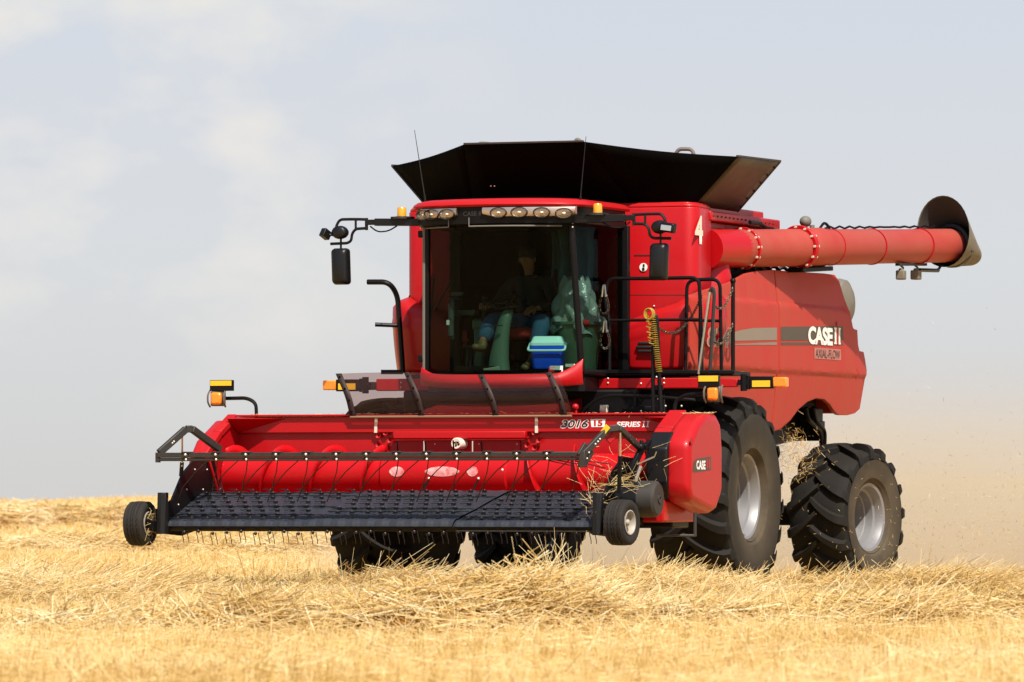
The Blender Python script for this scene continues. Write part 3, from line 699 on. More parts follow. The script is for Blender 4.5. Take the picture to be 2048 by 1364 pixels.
# ------------------------------------------------------------------ grain tank extension
base = [(-.9, .12), (.9, .12), (1.45, .30), (1.45, 1.69), (.9, 2.5), (-.9, 2.5), (-1.45, 1.69), (-1.45, .30)]
rim_ = [(-.66, -.80, 4.665), (.66, -.80, 4.665), (1.95, .30, 4.545), (1.95, 1.69, 4.565), (.66, 2.9, 4.60), (-.66, 2.9, 4.60), (-1.95, 1.69, 4.565), (-1.95, .40, 4.53)]
zb = 4.02
tn = empty('grain_tank_extension', (0, .9, 4.02), combine)
def tank_side(i, m, name, nu=8):
    j = (i+1) % 8; mb = MB()
    def f(u, v):
        b = Vector((*base[i], zb)).lerp(Vector((*base[j], zb)), u); t = Vector(rim_[i]).lerp(Vector(rim_[j]), u)
        if i in (1, 7): t.z -= .022*math.sin(math.pi*u)
        return b.lerp(t, v)
    grid(mb, f, nu, 6); return mb.build(name, m, tn, solid=.012, smooth=20)
tank_side(0, M['tank'], 'front_flap'); tank_side(1, M['tank'], 'corner_flap'); tank_side(7, M['tank'], 'corner_flap')
tank_side(2, M['tank_brown'], 'side_flap'); tank_side(6, M['tank_brown'], 'side_flap')
tank_side(3, M['tank'], 'corner_flap'); tank_side(4, M['tank'], 'rear_flap'); tank_side(5, M['tank'], 'corner_flap')
ed = MB()
for i in (2, 6):
    j = (i+1) % 8
    ed.bar(Vector(rim_[j]), Vector((*base[j], zb)), .035, .02, up=(1, 0, 0)); ed.bar(Vector(rim_[i])+Vector((0, -.006, .008)), Vector(rim_[j])+Vector((0, .006, .008)), .03, .02)
    if i == 2: bolts([Vector(rim_[j]).lerp(Vector((*base[j], zb)), .1+.15*k)+Vector((.01 if i == 2 else -.01, -.05, -.01)) for k in range(6)], .012, M['ink'], tn)
ed.bar(Vector(rim_[0])+Vector((0, -.004, .008)), Vector(rim_[1])+Vector((0, -.004, .008)), .03, .02)
ed.build('flap_edge', M['bar'], tn, bevel=.004)
bolts([at(px, py, Y=-.42 if px < 1000 else -.2) for px, py in ((982, 372), (989, 372))], .009, M['bolt'], tn)
for yh, pts in ((2.0, [(953, 352), (955, 286), (985, 288), (990, 350)]), (2.76, [(1138, 345), (1152, 279), (1160, 280), (1178, 345)]), (2.9, [(1346, 345), (1354, 298), (1386, 298), (1392, 345)])):
    hb = MB(); hb.tube(fillet([at(*p, Y=yh) for p in pts], .06), .022, 8); hb.build('grab_handle', M['mesh'], tn)
tf = MB(); tf.box(-1.60, 1.60, .48, 2.75, 3.90, 4.00); tf.box(-1.5, 1.5, .6, 2.6, 3.78, 3.90); tf.box(-1.48, 1.48, .12, 2.55, 4.0, 4.08)
tank_body = MB(); tank_body.box(-1.52, 1.52, .3, 2.6, 3.0, 3.8); tank_body.build('grain_tank', M['black'], combine, bevel=.03)
tf2 = tf.build('tank_frame', M['red'], combine, bevel=.015)
bolts([(1.605, .55+i*.13, 3.95) for i in range(16)], .010, M['ink'], tf2, 'rivet')

# ------------------------------------------------------------------ unloading tube
A0 = at(1470, 497, X=1.62); A1 = at(1906, 491, X=2.55)
dA = (A1-A0); LA = dA.length; dA.normalize()
ut = empty('unloading_tube', A0, combine)
def along(px):
    lo_, hi_ = -1., LA+1
    for _ in range(40):
        mid = (lo_+hi_)/2; p = A0+dA*mid; dd = (p-Vector((CAMX, CAMY, CAMH))); q = 1024+FPX*(dd.x*CS+dd.y*SN)/(-dd.x*SN+dd.y*CS)
        if q < px: lo_ = mid
        else: hi_ = mid
    return (lo_+hi_)/2
rT = .200
tb_ = MB(); s1, s2 = along(1484), along(1597)
tb_.lathe([(rT, 0), (rT, s2-.02), (rT+.012, s2), (rT+.012, along(1640)), (rT-.006, along(1641)), (rT-.006, along(1740)), (rT-.012, along(1742)), (rT-.012, LA), (rT-.05, LA), (rT-.05, LA-.3)], A0, dA, 40)
tube_o = tb_.build('tube', M['red_tube'], ut, smooth=40)
def flange(name, s, r_, t_, nb, m):
    f = MB(); f.lathe([(rT-.02, s), (r_, s), (r_, s+t_), (rT-.02, s+t_)], A0, dA, 40, closed=True)
    fo = f.build(name, m, ut, bevel=.006); e1 = dA.orthogonal().normalized(); e2 = dA.cross(e1); 
    for i in range(nb):
        b = MB(); a = 2*math.pi*(i+.4)/nb; p = A0+dA*(s-.012)+(e1*math.cos(a)+e2*math.sin(a))*(r_-.02); b.lathe([(0, -.012), (.013, -.012), (.014, .02), (.018, t_+.03), (0, t_+.03)], p, dA, 8); b.build('flange_bolt', M['bolt'], fo)
    return fo
flange('flange', s1, .226, .025, 12, M['red']); flange('flange', s2-.030, .240, .026, 12, M['red']); flange('flange', s2+.002, .240, .026, 12, M['red'])
for px in (1659, 1742, 1837):
    f = MB(); s_ = along(px); f.lathe([(rT-.02, s_), (rT+.001, s_), (rT+.001, s_+.012), (rT-.02, s_+.012)], A0, dA, 40, closed=True); f.build('weld_ring', M['red_matt'], ut)
el = MB(); p0 = A0+dA*.05; q0 = Vector((1.42, A0.y-.52, A0.z-.10))
rings = []
q0 = A0-dA*.62
for i in range(9):
    t = i/8; c_ = p0.lerp(q0, t); ax_ = dA; e1 = ax_.cross(Vector((1, 0, 0))).normalized(); e2 = ax_.cross(e1)
    rings.append([c_+(e1*math.cos(2*math.pi*k/28)+e2*math.sin(2*math.pi*k/28))*(rT+.012*t) for k in range(28)])
el.loft(rings); el.lathe([(.30, -.62), (.29, -.42), (.255, -.40), (.20, -.10), (.17, 0)], (1.46, A0.y-.34, 3.56), (0, 0, 1), 32)
elo = el.build('elbow', M['red'], ut, smooth=40)
# spout: wide rubber scoop behind the open end
sp = MB(); up = Vector((0, 0, 1)); sd_ = dA.cross(up).normalized(); u2 = sd_.cross(dA)
rings = []
E = A0+dA*LA
for i in range(11):
    t = i/10; e_ = 1 if i < 10 else .55; c_ = E+dA*(-.23+.52*t)+u2*(.16-.27*t)
    rx, rz_ = (.33-.15*t)*e_, (.40-.28*t)*e_
    rings.append([c_+sd_*rx*math.cos(2*math.pi*k/32)+u2*rz_*math.sin(2*math.pi*k/32)+dA*(-.22*math.sin(2*math.pi*k/32)*0+.16*(math.sin(2*math.pi*k/32)*-.5+.5)*t) for k in range(32)])
sp.loft(rings, cap0=False); spo = sp.build('spout', [M['spout']], ut, smooth=50)
spi = MB(); rings2 = [[p+(E+dA*.1-Vector(p)).normalized()*.018 for p in r_] for r_ in rings[:-1]]; spi.loft(rings2, cap0=False); spi.build('spout_lining', M['spout_in'], spo, smooth=50)
rg = MB(); rg.lathe([(rT+.005, LA-.08), (rT+.05, LA-.06), (rT+.05, LA+.03), (rT+.005, LA+.03)], A0, dA, 36, closed=True); rg.obox(E+sd_*.22+dA*.0, (.06, .12, .16)); rg.build('spout_collar', M['plastic'], ut, bevel=.008)
br = MB(); s_ = along(1822); B = A0+dA*s_
br.bar(at(1795, 529, X=B.x), at(1850, 529, X=B.x), .05, .03); br.tube([at(1838, 540, X=B.x), at(1876, 541, X=B.x)], .022, 8); br.tube(fillet([at(1870, 541, X=B.x), at(1878, 538, X=B.x), at(1882, 530, X=B.x)], .05), .016, 8)
for px in (1803, 1832): br.tube(fillet([at(px-4, 529, X=B.x), at(px+4, 536, X=B.x), at(px, 541, X=B.x)], .03), .012, 6)
br.build('lamp_bracket', M['plastic'], ut)
for px, wd in ((1802, .095), (1832, .125)):
    l = MB(); c_ = at(px, 550, X=B.x); l.obox(c_, (.1, wd, .105)); l.obox(c_+Vector((0, 0, .06)), (.05, wd*.5, .03)); l.build('work_lamp', M['spout'], ut, bevel=.02, seg=3)
fl = MB(); c_ = at(1611, 443, X=1.82); fl.ball(c_, .085, 18, 10, (.75, .9, .72)); fl.tube([c_, c_-Vector((0, 0, .10))], .015, 8); fl.tube([at(1624, 450, X=1.85), at(1624, 462, X=1.85)], .028, 10)
fl.build('flood_lamp', M['mesh'], ut, smooth=50)
hs = MB(); hs.tube(fillet([at(1500, 445, X=1.7), at(1520, 447, X=1.7), at(1532, 456, X=1.72), at(1545, 458, X=1.75)], .1), .022, 8)
tp = u2*(rT+.012)
hs.tube([A0+dA*along(px)+tp*(1+.06*math.sin(px*.3)) for px in range(1650, 1880, 10)], .012, 6); hs.tube(fillet([A0+dA*along(1640)+tp*.95, A0+dA*along(1650)+tp*1.3, A0+dA*along(1660)+tp*.98], .1), .016, 6)
hs.build('cable', M['black'], ut)
cr_ = MB(); cr_.bar(A0+dA*along(1590)-u2*.24, A0+dA*along(1650)-u2*.23, .2, .05); cr_.build('tube_cradle', M['black'], combine, bevel=.01)
# ------------------------------------------------------------------ cab
cab = empty('cab', (0, -1.0, 2.3), combine)
ZB, ZT = 2.29, 3.82
def shield_pt(s, q, out=0.):
    """windscreen: s -1..1 across, q 0..1 up"""
    hw = .845-.06*q
    return Vector((s*hw, -1.36-.15*q-(.25+out)*(1-s*s)-out, ZB+(ZT-ZB)*q))
ws = MB(); grid(ws, lambda u, v: shield_pt(-1+2*u, v), 22, 8); ws.build('windscreen', M['glass'], cab, smooth=60, fix=False)
def door_pt(sg, u, v):
    a = shield_pt(1, v); b = Vector((.93, -.34, ZB+(ZT-ZB)*v)); p = a.lerp(b, u); p.x += .03*math.sin(math.pi*u); p.x *= sg; return p
for sg in (1, -1):
    g = MB(); grid(g, lambda u, v: door_pt(sg, u, v), 8, 6); g.build('door_glass', M['sideglass'], cab, smooth=60, fix=False)
for sg in (1, -1):
    pi = MB()
    pi.tube([Vector((sg*shield_pt(1, v).x, shield_pt(1, v).y, shield_pt(1, v).z)) for v in (0, .25, .5, .75, 1)], .036, 8)
    pi.bar((sg*.93, -.34, ZB-.02), (sg*.93, -.34, ZT), .12, .07, up=(0, 1, 0))
    pi.tube([door_pt(sg, u, 0) for u in (0, .5, 1)], .035, 8)
    pi.build('pillar', M['black'], cab, bevel=.008)
sl = MB(); sl.tube([shield_pt(-1.0, v, .01)+Vector((-.025, -.015, 0)) for v in (0, .25, .5, .75, 1)], .018, 8); sl.build('door_seal', M['mesh'], cab)
for v in (.10, .93): hg = MB(); hg.obox(shield_pt(-1, v)+Vector((-.06, -.01, 0)), (.06, .06, .07)); hg.build('hinge', M['black'], cab, bevel=.01)
# rear wall, floor, headliner
iw = MB(); iw.box(-.93, .93, -.30, -.26, ZB, ZT+.1); iw.xy([(-.86, -1.36), (-.6, -1.5), (0, -1.6), (.6, -1.5), (.86, -1.36), (.95, -.3), (-.95, -.3)], 2.26, 2.315)
iw.xy([(-.8, -1.4), (0, -1.62), (.8, -1.4), (.93, -.3), (-.93, -.3)], 3.80, 3.86); iw.build('cab_lining', M['interior'], cab)
for q in ((-.75, .7, -.345, -.31, 2.5, 3.2), (.80, .90, -.5, -.33, 2.45, 3.75)): tr = MB(); tr.box(*q); tr.build('trim_panel', M['trim'], cab, bevel=.02)
# roof
def roof_ring(k, z, yo=0.):
    pts = []
    corners = [(-.95, -1.62), (.95, -1.62), (.99, -.28), (-.99, -.28)]
    n = 8; rr = [.20, .26, .08, .08]
    raw = []
    for i, (cx, cy) in enumerate(corners):
        sx = 1 if cx > 0 else -1; sy = 1 if cy > -1 else -1; r_ = rr[i]
        a0 = {0: 180, 1: 270, 2: 0, 3: 90}[i]
        for j in range(n+1):
            a = R(a0+90*j/n); raw.append((cx-sx*r_+r_*math.cos(a), cy-sy*r_+r_*math.sin(a)))
    # bow the front edge
    dense = []
    for i in range(len(raw)):
        p, q = raw[i], raw[(i+1) % len(raw)]; m = 10 if math.hypot(p[0]-q[0], p[1]-q[1]) > .4 else 1
        for j in range(m): dense.append((p[0]+(q[0]-p[0])*j/m, p[1]+(q[1]-p[1])*j/m))
    for x, y in dense:
        f = max(0, (-.4-y)/1.2); y2 = y-.20*f*(1-(x/.95)**2)
        zz = z+.006*(1-(x/.98)**2)*(1 if z > 3.9 else 0)
        pts.append((x*k, -.95+(y2+.95)*k, zz))
    return pts
rf = MB(); rf.loft([roof_ring(1.0, 3.965), roof_ring(1.012, 3.985), roof_ring(1.0, 4.005), roof_ring(.965, 4.03), roof_ring(.88, 4.05), roof_ring(.5, 4.06)]); roof = rf.build('roof', M['red'], cab, smooth=40)
fs = MB(); fs.loft([roof_ring(.93, 3.78), roof_ring(.96, 3.80), roof_ring(.965, 3.97)]); fascia = fs.build('fascia', M['black'], cab, smooth=40)
bolts([at(px, 407-(2 if 940 < px < 1100 else 0), Y=-1.2) for px in (878, 890, 898, 940, 982, 1000, 1020, 1052, 1068, 1088, 1130)], .011, M['red_matt'], roof, 'screw')
def fascia_y(x):
    return -.95+(-1.62-.20*(1-(x/.95)**2)+.95)*.966
def housing(px0, px1, lamps):
    mb = MB(); a = at(px0, 428, Y=-1.72).x; b = at(px1, 428, Y=-1.72).x; n = 12; rings = []
    for i in range(n+1):
        x = a+(b-a)*i/n; y = fascia_y(x)-.012; e = min(1, min(i, n-i)/1.5); z0, z1 = 3.962-.045-.060*(.55+.45*e), 3.968
        rings.append([(x, y+.03, z0), (x, y-.02, z0+.012), (x, y-.035, (z0+z1)/2), (x, y-.02, z1-.01), (x, y+.03, z1)])
    mb.loft(rings); o = mb.build('light_housing', M['chrome_dirty'], cab, smooth=50)
    for px, py in lamps:
        c = at(px, py, Y=-1.76); y = fascia_y(c.x)-.05; nx = Vector((c.x*.25, -1, -.05)).normalized()
        l = MB(); l.lathe([(.105, -.012), (.105, .008), (.096, .016), (.088, .004)], (0, 0, 0), (0, 0, 1), 28); l.mi = 1; l.lathe([(.088, .004), (.07, -.03), (.03, -.05), (0, -.055)], (0, 0, 0), (0, 0, 1), 28); l.mi = 2; l.ball((0, 0, -.015), .026, 10, 6)
        X = Vector((1, 0, 0)); X = (X-nx*X.dot(nx)).normalized(); Yv = nx.cross(X)
        l.v = [tuple(Vector((c.x, y, c.z))+X*v[0]*.86+Yv*v[1]*.52+nx*v[2]) for v in l.v]
        lo = l.build('work_light', [M['ink'], M['chrome'], M['lens_glow']], cab, smooth=40)
        d = MB(); d.lathe([(.09, .006), (.06, .018), (0, .024)], (0, 0, 0), (0, 0, 1), 24); d.v = [tuple(Vector((c.x, y, c.z))+X*v[0]*.86+Yv*v[1]*.52+nx*v[2]) for v in d.v]; d.build('lens', M['lens'], lo, smooth=60)
M['chrome_dirty'] = mat('light housing chrome', (.55, .44, .36), .22, metal=.85, dust=.25, dcol=(.30, .18, .12))
M['lens_glow'] = mat('bulb glass', (.9, .87, .8), .15)
housing(838, 918, [(842, 429), (862, 429), (896, 429)][1:]+[(844, 430)]); housing(972, 1146, [(1002, 426), (1042, 425), (1084, 425), (1124, 426)])
f_ = lambda u, v: (.0, 0, 0)
a = at(925, 432, Y=-1.80); lettering('CASE II', mat('dull lettering', (.035, .03, .03), .5), cab, lambda u, v: (a.x+u, fascia_y(a.x+u)-.006, a.z+v), .20, .045, 'brand_lettering')
for s0, s1 in ((-1.0, -.58), (-.26, .92)):
    vz = MB()
    pts = [shield_pt(s0+(s1-s0)*i/8, 1.0, .03)+Vector((0, -.02, -.05)) for i in range(9)]; vz.tube(pts, .008, 6)
    if s0 < -.5: vz.tube([pts[-1], pts[-1]+Vector((0, 0, .09))], .006, 5)
    else: vz.tube([pts[0], pts[0]+Vector((0, 0, .09))], .006, 5)
    vz.build('visor_edge', M['mesh'], cab)
for px, p2, zt in ((852, 829, 260), (1160, 1172, 273)):
    an = MB(); a = at(px, 408, Y=-1.45); b = at(p2, zt, Y=-1.45); an.tube([a-Vector((0, 0, .04)), a.lerp(b, .12)], .012, 6); an.tube([a.lerp(b, .12), a.lerp(b, .45), b], [.006, .005, .003], 5); an.build('antenna', M['plastic'], cab)
bolts([at(px, py, Y=-1.55 if px > 1000 else -1.48) for px, py in ((1145, 446), (1145, 454), (842, 449), (842, 456))], .011, M['bolt'], fascia, 'screw')
# red fascia under the windscreen
ap = MB(); n = 24; K = 8; vs = []
for i in range(n+1):
    s = -1.02+2.04*i/n
    tz_ = 2.262+.03*abs(s)**4 + (.12*max(0, (s-.74)/.26)**1.4) + (.05*max(0, (-s-.8)/.2)**1.5); bz_ = 2.135+.03*abs(s)**3
    for j in range(K+1):
        q = j/K; z = bz_+(tz_-bz_)*q; o = .05+.07*math.sin(math.pi*(.15+.75*q))
        p = shield_pt(max(-1, min(1, s)), 0); vs.append((s*.865, p.y-o*(1-.35*abs(s)**3), z))
vs_b = vs; n1 = K+1
ap.add(vs, [(i*n1+j, (i+1)*n1+j, (i+1)*n1+j+1, i*n1+j+1) for i in range(n) for j in range(K)])
ap.build('front_apron', M['red'], cab, solid=.03, smooth=50, bevel=.008)
apb = MB(); apb.xy([(-.86, -1.30), (-.6, -1.5), (0, -1.58), (.6, -1.5), (.86, -1.30), (.86, -.2), (-.86, -.2)], 2.10, 2.25); apb.build('cab_base', M['black'], cab)

# stickers and papers inside the screen
def sticker(name, px0, px1, py0, py1, m, tilt=0):
    c0, c1 = at(px0, py1, Y=-1.56), at(px1, py0, Y=-1.56); s_ = (c0.x+c1.x)/2/.84; y = shield_pt(s_, .03).y+.02
    mb = MB(); mb.obox(((c0.x+c1.x)/2, y, (c0.z+c1.z)/2), (c1.x-c0.x, .004, c1.z-c0.z), Matrix.Rotation(tilt, 3, 'Y')); return mb.build(name, m, cab, smooth=0)
s1_ = sticker('sticker', 1093, 1119, 731, 747, M['white_paper'] if 'white_paper' in M else M['white'])
pr = MB(); c0 = at(1097, 735, Y=-1.57)
for i, (py, w_) in enumerate(((735, .07), (738.5, .05), (742, .06), (744.5, .03))):
    c0 = at(1097, py, Y=-1.57); yy = shield_pt(.5, .03).y+.012; pr.box(c0.x, c0.x+w_, yy-.03, yy-.028, c0.z-.003, c0.z+.003)
pr.build('print', M['red_matt'], s1_, smooth=0)
sticker('sticker', 1120, 1139, 727, 733, M['white'])

# ------------------------------------------------------------------ cab interior
col = MB()
cp = [(1008, 772), (995, 742), (1001, 690), (1006, 655), (1013, 630), (1018, 618)]
pts = [at(px, py, Y=-1.28+.10*i/5) for i, (px, py) in enumerate(cp)]
rings = []
for p, (hx, hy) in zip(pts, ((.12, .09), (.11, .085), (.082, .075), (.065, .07), (.062, .06), (.05, .045))):
    rings.append([p+Vector((hx*math.cos(2*math.pi*k/12)*(1.12 if abs(math.cos(2*math.pi*k/12)) > .6 else 1), hy*math.sin(2*math.pi*k/12), 0)) for k in range(12)])
col.loft(rings); sc_ = col.build('steering_column', M['console'], cab, smooth=40, sub=1)
cut = MB(); cut.obox(at(997, 651, Y=-1.36), (.08, .03, .012)); cut.build('column_slot', M['ink'], sc_)
swc = at(1018, 604, Y=-1.12); sw = MB(); axw = Vector((0, -.42, .9)).normalized(); e1 = axw.orthogonal().normalized(); e2 = axw.cross(e1)
sw.tube([swc+(e1*math.cos(2*math.pi*k/32)+e2*math.sin(2*math.pi*k/32))*.165 for k in range(33)], .014, 8, cap=False)
for k in range(3):
    a = 2*math.pi*k/3+.5; sw.bar(swc, swc+(e1*math.cos(a)+e2*math.sin(a))*.16, .03, .012)
sw.tube([swc, at(1018, 618, Y=-1.2)], .035, 10); sw.build('steering_wheel', M['plastic'], cab)
stt = MB(); stt.obox((.03, -.80, 2.70), (.50, .50, .12)); so = stt.build('seat_cushion', M['seat'], cab, bevel=.05, seg=3)
sb = MB(); sb.obox((.02, -.48, 3.08), (.46, .12, .66), Matrix.Rotation(R(-8), 3, 'X')); sb.build('seat_back', M['interior'], cab, bevel=.05, seg=3)
sbs = MB(); sbs.lathe([(.2, 0), (.14, .1), (.16, .3), (.2, .33)], (.03, -.78, 2.31), (0, 0, 1), 16); sbs.build('seat_base', M['interior'], cab)
cs = MB(); cs.obox((-.42, -.75, 2.80), (.16, .5, .12)); cs.obox((-.42, -.85, 2.55), (.12, .3, .45)); cs.build('armrest_console', M['console'], cab, bevel=.03)
scn = MB(); scn.obox(at(902, 640, Y=-1.2), (.05, .16, .34), Matrix.Rotation(R(25), 3, 'Z')); scn.obox(at(930, 626, Y=-1.0), (.26, .14, .05)); scn.obox(at(915, 588, Y=-1.1), (.12, .06, .04)); scn.obox(at(910, 598, Y=-1.1), (.13, .06, .015)); scn.tube([at(905, 600, Y=-1.1), at(905, 680, Y=-1.15)], .02, 8)
scn.obox(at(937, 623, Y=-1.05), (.16, .05, .03)); scn.build('monitor', M['monitor'] if 'monitor' in M else M['console'], cab, bevel=.01)
sc2 = MB(); sc2.obox(at(896, 645, Y=-1.30), (.03, .012, .05)); sc2.build('monitor_label', M['white'], cab)
jst = MB(); c_ = at(966, 612, Y=-1.05); jst.tube([c_-Vector((0, 0, .16)), c_+Vector((.02, 0, .06))], .022, 8); jst.ball(c_+Vector((.02, 0, .08)), .035, 10, 6); jst.build('joystick', M['plastic'], cab)
pd = MB()
for px in (935, 943, 950): pd.tube([at(px, 695, Y=-1.3), at(px-3, 735, Y=-1.4)], .012, 6)
pd.obox(at(943, 692, Y=-1.28), (.16, .1, .02)); pd.box(-.5, -.1, -1.45, -1.2, 2.318, 2.36); pd.build('pedal', M['black'], cab)
wip = MB(); wip.tube([at(868, 620, Y=-1.5), at(905, 560, Y=-1.5)], .008, 6); wip.tube([at(860, 650, Y=-1.42), at(868, 555, Y=-1.46)], .01, 6); wip.tube([at(897, 500, Y=-1.55), at(912, 452, Y=-1.55)], .006, 6); wip.build('wiper', M['black'], cab)

# things carried in the cab
def thing(name, label, cat, loc, group=None): return tag(empty(name, loc), label, cat, group)
cl = thing('cooler_box', 'small blue cooler box with pale turquoise lid standing inside the windscreen', 'cooler', (.43, -1.22, 2.318))
cc = Vector((.43, -1.22, 2.33)); Rz = Matrix.Rotation(R(12), 3, 'Z')
def cring(z, w_, d_, n=6, r_=.04):
    pts = []
    for sx, sy, a0 in ((1, 1, 0), (-1, 1, 90), (-1, -1, 180), (1, -1, 270)):
        for j in range(n+1):
            a = R(a0+90*j/n); pts.append(cc+Rz @ Vector((sx*(w_/2-r_)+r_*math.cos(a), sy*(d_/2-r_)+r_*math.sin(a), z)))
    return pts
M['blue'] = mat('blue plastic', (.010, .10, .90), .35); M['aqua'] = mat('turquoise plastic', (.62, .95, .95), .4)
b_ = MB(); b_.loft([cring(0, .29, .22), cring(.01, .30, .23), cring(.20, .335, .255)]); b_.build('body', M['blue'], cl, smooth=40)
b_ = MB(); b_.loft([cring(.20, .345, .265), cring(.235, .345, .265)]); b_.build('collar', M['blue'], cl, smooth=40)
b_ = MB(); b_.loft([cring(.237, .35, .27), cring(.265, .35, .27), cring(.275, .33, .25), cring(.325, .29, .21), cring(.333, .26, .18)]); b_.build('lid', M['aqua'], cl, smooth=40)
b_ = MB(); b_.tube(fillet([cc+Rz @ Vector(p) for p in ((-.185, 0, .26), (-.19, -.16, .185), (.19, -.16, .185), (.185, 0, .26))], .04), .012, 8); b_.build('handle', M['aqua'], cl)

bn = thing('waste_bin', 'tall green plastic bin with flared rim standing beside the driver seat', 'bin', (.58, -.80, 2.318))
M['green'] = mat('green bin plastic', (.045, .095, .055), .4); M['bag'] = mat('clear crumpled bag', (.20, .27, .235), .25, spec=.6, bump=1.0, bscale=14)
b_ = MB(); bc = (.58, -.80, 2.318); b_.lathe([(.0, 0), (.21, 0), (.26, .46), (.285, .47), (.285, .50), (.265, .50), (.25, .46), (.2, .02)], bc, (0, 0, 1), 28); b_.build('body', M['green'], bn)
pb = MB()
def bagpt(u, v):
    a = 2*math.pi*u; r_ = (.27-.15*v**1.3)*(1+.16*math.sin(5*a+6*v)+.10*math.sin(9*a-9*v)); return (bc[0]+r_*math.cos(a)*(.95)-.02*v, bc[1]+r_*math.sin(a), bc[2]+.40+.06*math.sin(3*a)*(1-v)+.55*v+.03*math.sin(7*a+4*v))
grid(pb, bagpt, 48, 14); po = pb.build('plastic_bag', M['bag'], None, smooth=60); tag(po, 'crumpled translucent plastic bag bulging out of the green bin', 'bag')
fr_ = MB(); fr_.ball((.74, -.98, 2.80), .06, 12, 8, (1, 1, .7)); fo_ = fr_.build('red_packet', M['seat'], None); tag(fo_, 'red packet lying on the rim of the green bin', 'packet')
M['teal'] = mat('teal cloth', (.020, .085, .11), .85, var=.5)
cu = MB()
def cloth(u, v): 
    return (.20+.42*u+.015*math.sin(v*5), -.52+.05*math.sin(u*19)+.10*u, 3.78-.78*v-.05*math.sin(u*8)*v)
grid(cu, cloth, 30, 10); co_ = cu.build('hanging_cloth', M['teal'], None, solid=.008, smooth=60); tag(co_, 'teal cloth hanging inside the rear right corner of the cab', 'cloth')
pp = MB(); a = at(967, 738, Y=-1.57); pp.obox(at(984, 741, Y=-1.56), (.17, .004, .065), Matrix.Rotation(R(-8), 3, 'Y') @ Matrix.Rotation(R(25), 3, 'X')); po = pp.build('paper_tag', mat('pale green card', (.55, .68, .50), .6), None, smooth=0); tag(po, 'pale green card propped at the foot of the steering column', 'card')
# ------------------------------------------------------------------ mirrors and beacons on their arms
YM = -1.5
def mirror_arm(sg):
    """the two arms are mirror images of each other; x is measured outwards"""
    def P(x, z, y=YM): return Vector((sg*x, y, z))
    zA = at(1230, 438, Y=YM).z
    arm = MB(); arm.bar(P(.80, zA+.0), P(1.36, zA+.01), .07, .075); arm.obox(P(1.40, zA+.01), (.14, .05, .055)); arm.obox(P(1.06, zA+.052), (.22, .12, .02))
    arm.tube(fillet([P(1.12, zA-.03), P(1.22, zA-.085), P(1.34, zA-.09), P(1.42, zA-.03)], .06), .009, 6)
    ao = arm.build('mirror_arm', M['plastic'], combine, bevel=.012)
    bc_ = MB(); b0 = P(1.07, zA+.06); bc_.lathe([(.0, 0), (.048, 0), (.046, .085), (.036, .10), (0, .102)], b0, (0, 0, 1), 20); bo = bc_.build('beacon', M['beacon'], combine, smooth=40)
    bb = MB(); bb.lathe([(.0, -.02), (.10, -.02), (.10, 0), (.055, .006), (0, .006)], b0, (0, 0, 1), 20); bb.lathe([(.02, .0), (.02, .07), (0, .07)], b0, (0, 0, 1), 8); bb.build('beacon_base', M['bar'], bo)
    br_ = MB(); x1 = 1.46
    br_.tube(fillet([P(x1, zA+.04), P(1.60, zA+.045), P(1.76, zA+.045), P(1.80, zA-.03), P(1.80, zA-.09)], .06), .015, 8)
    br_.tube(fillet([P(x1, zA-.05), P(1.58, zA-.055), P(1.62, zA-.10), P(1.63, zA-.175), P(1.67, zA-.20), P(1.86, zA-.205)], .05), .015, 8)
    br_.tube([P(1.58, zA+.045), P(1.58, zA-.055)], .013, 8); br_.tube([P(x1, zA+.055), P(x1, zA-.07)], .018, 8)
    br_.tube([P(1.745, zA-.02), P(1.745, zA-.26)], .012, 8)
    br_.build('mirror_bracket', M['plastic'], ao)
    rm = MB(); c_ = P(1.745, zA-.09, YM-.02); rings = []
    for x_, w_, h_ in ((-.06, .06, .05), (-.045, .085, .062), (0, .095, .07), (.04, .088, .062)):
        rings.append([c_+Vector((w_*math.cos(t)*(1 if abs(math.cos(t)) < .75 else .92), x_, h_*math.sin(t))) for t in [2*math.pi*k/20 for k in range(20)]])
    rm.loft(rings); rm.build('wide_angle_mirror', M['plastic'], ao, smooth=50)
    lm = MB(); c_ = P(1.73, zA-.44, YM-.02); rings = []
    def rr(wx, hz, y, cx=0):
        pts = []
        for sx, sz, a0 in ((1, 1, 0), (-1, 1, 90), (-1, -1, 180), (1, -1, 270)):
            for j in range(5):
                a = R(a0+22.5*j); q = .035; pts.append(c_+Vector((sg*cx+sx*(wx-q)+q*math.cos(a)+ (.01*sg if sz > 0 else 0), y, sz*(hz-q)+q*math.sin(a))))
        return pts
    lm.loft([rr(.055, .15, -.075), rr(.082, .178, -.055), rr(.094, .188, 0), rr(.092, .186, .035)]); lm.build('rear_view_mirror', M['plastic'], ao, smooth=50)
    mg = MB(); mg.loft([rr(.082, .176, .036), rr(.082, .176, .039)]); mg.build('mirror_glass', M['steel'], ao)
    l = MB(); c_ = P(1.90, zA-.105, YM-.04)
    if sg > 0:
        q = Matrix.Rotation(R(8), 3, 'Y') @ Matrix.Rotation(R(-10), 3, 'Z'); c_ = P(1.86, zA-.10, YM-.10)
        l.obox(c_, (.17, .08, .10), q); lo = l.build('work_lamp', M['plastic'], ao, bevel=.02, seg=3)
        g = MB(); g.obox(c_+q @ Vector((0, -.042, -.005)), (.12, .006, .055), q); g.build('lens', M['chrome'], lo, bevel=.002)
    else:
        q = Matrix.Rotation(R(65), 3, 'Z') @ Matrix.Rotation(R(30), 3, 'Y'); l.obox(c_, (.10, .07, .09), q); l.tube([c_, P(1.80, zA-.12)], .014, 6); l.build('work_lamp', M['plastic'], ao, bevel=.02, seg=3)
mirror_arm(1); mirror_arm(-1)

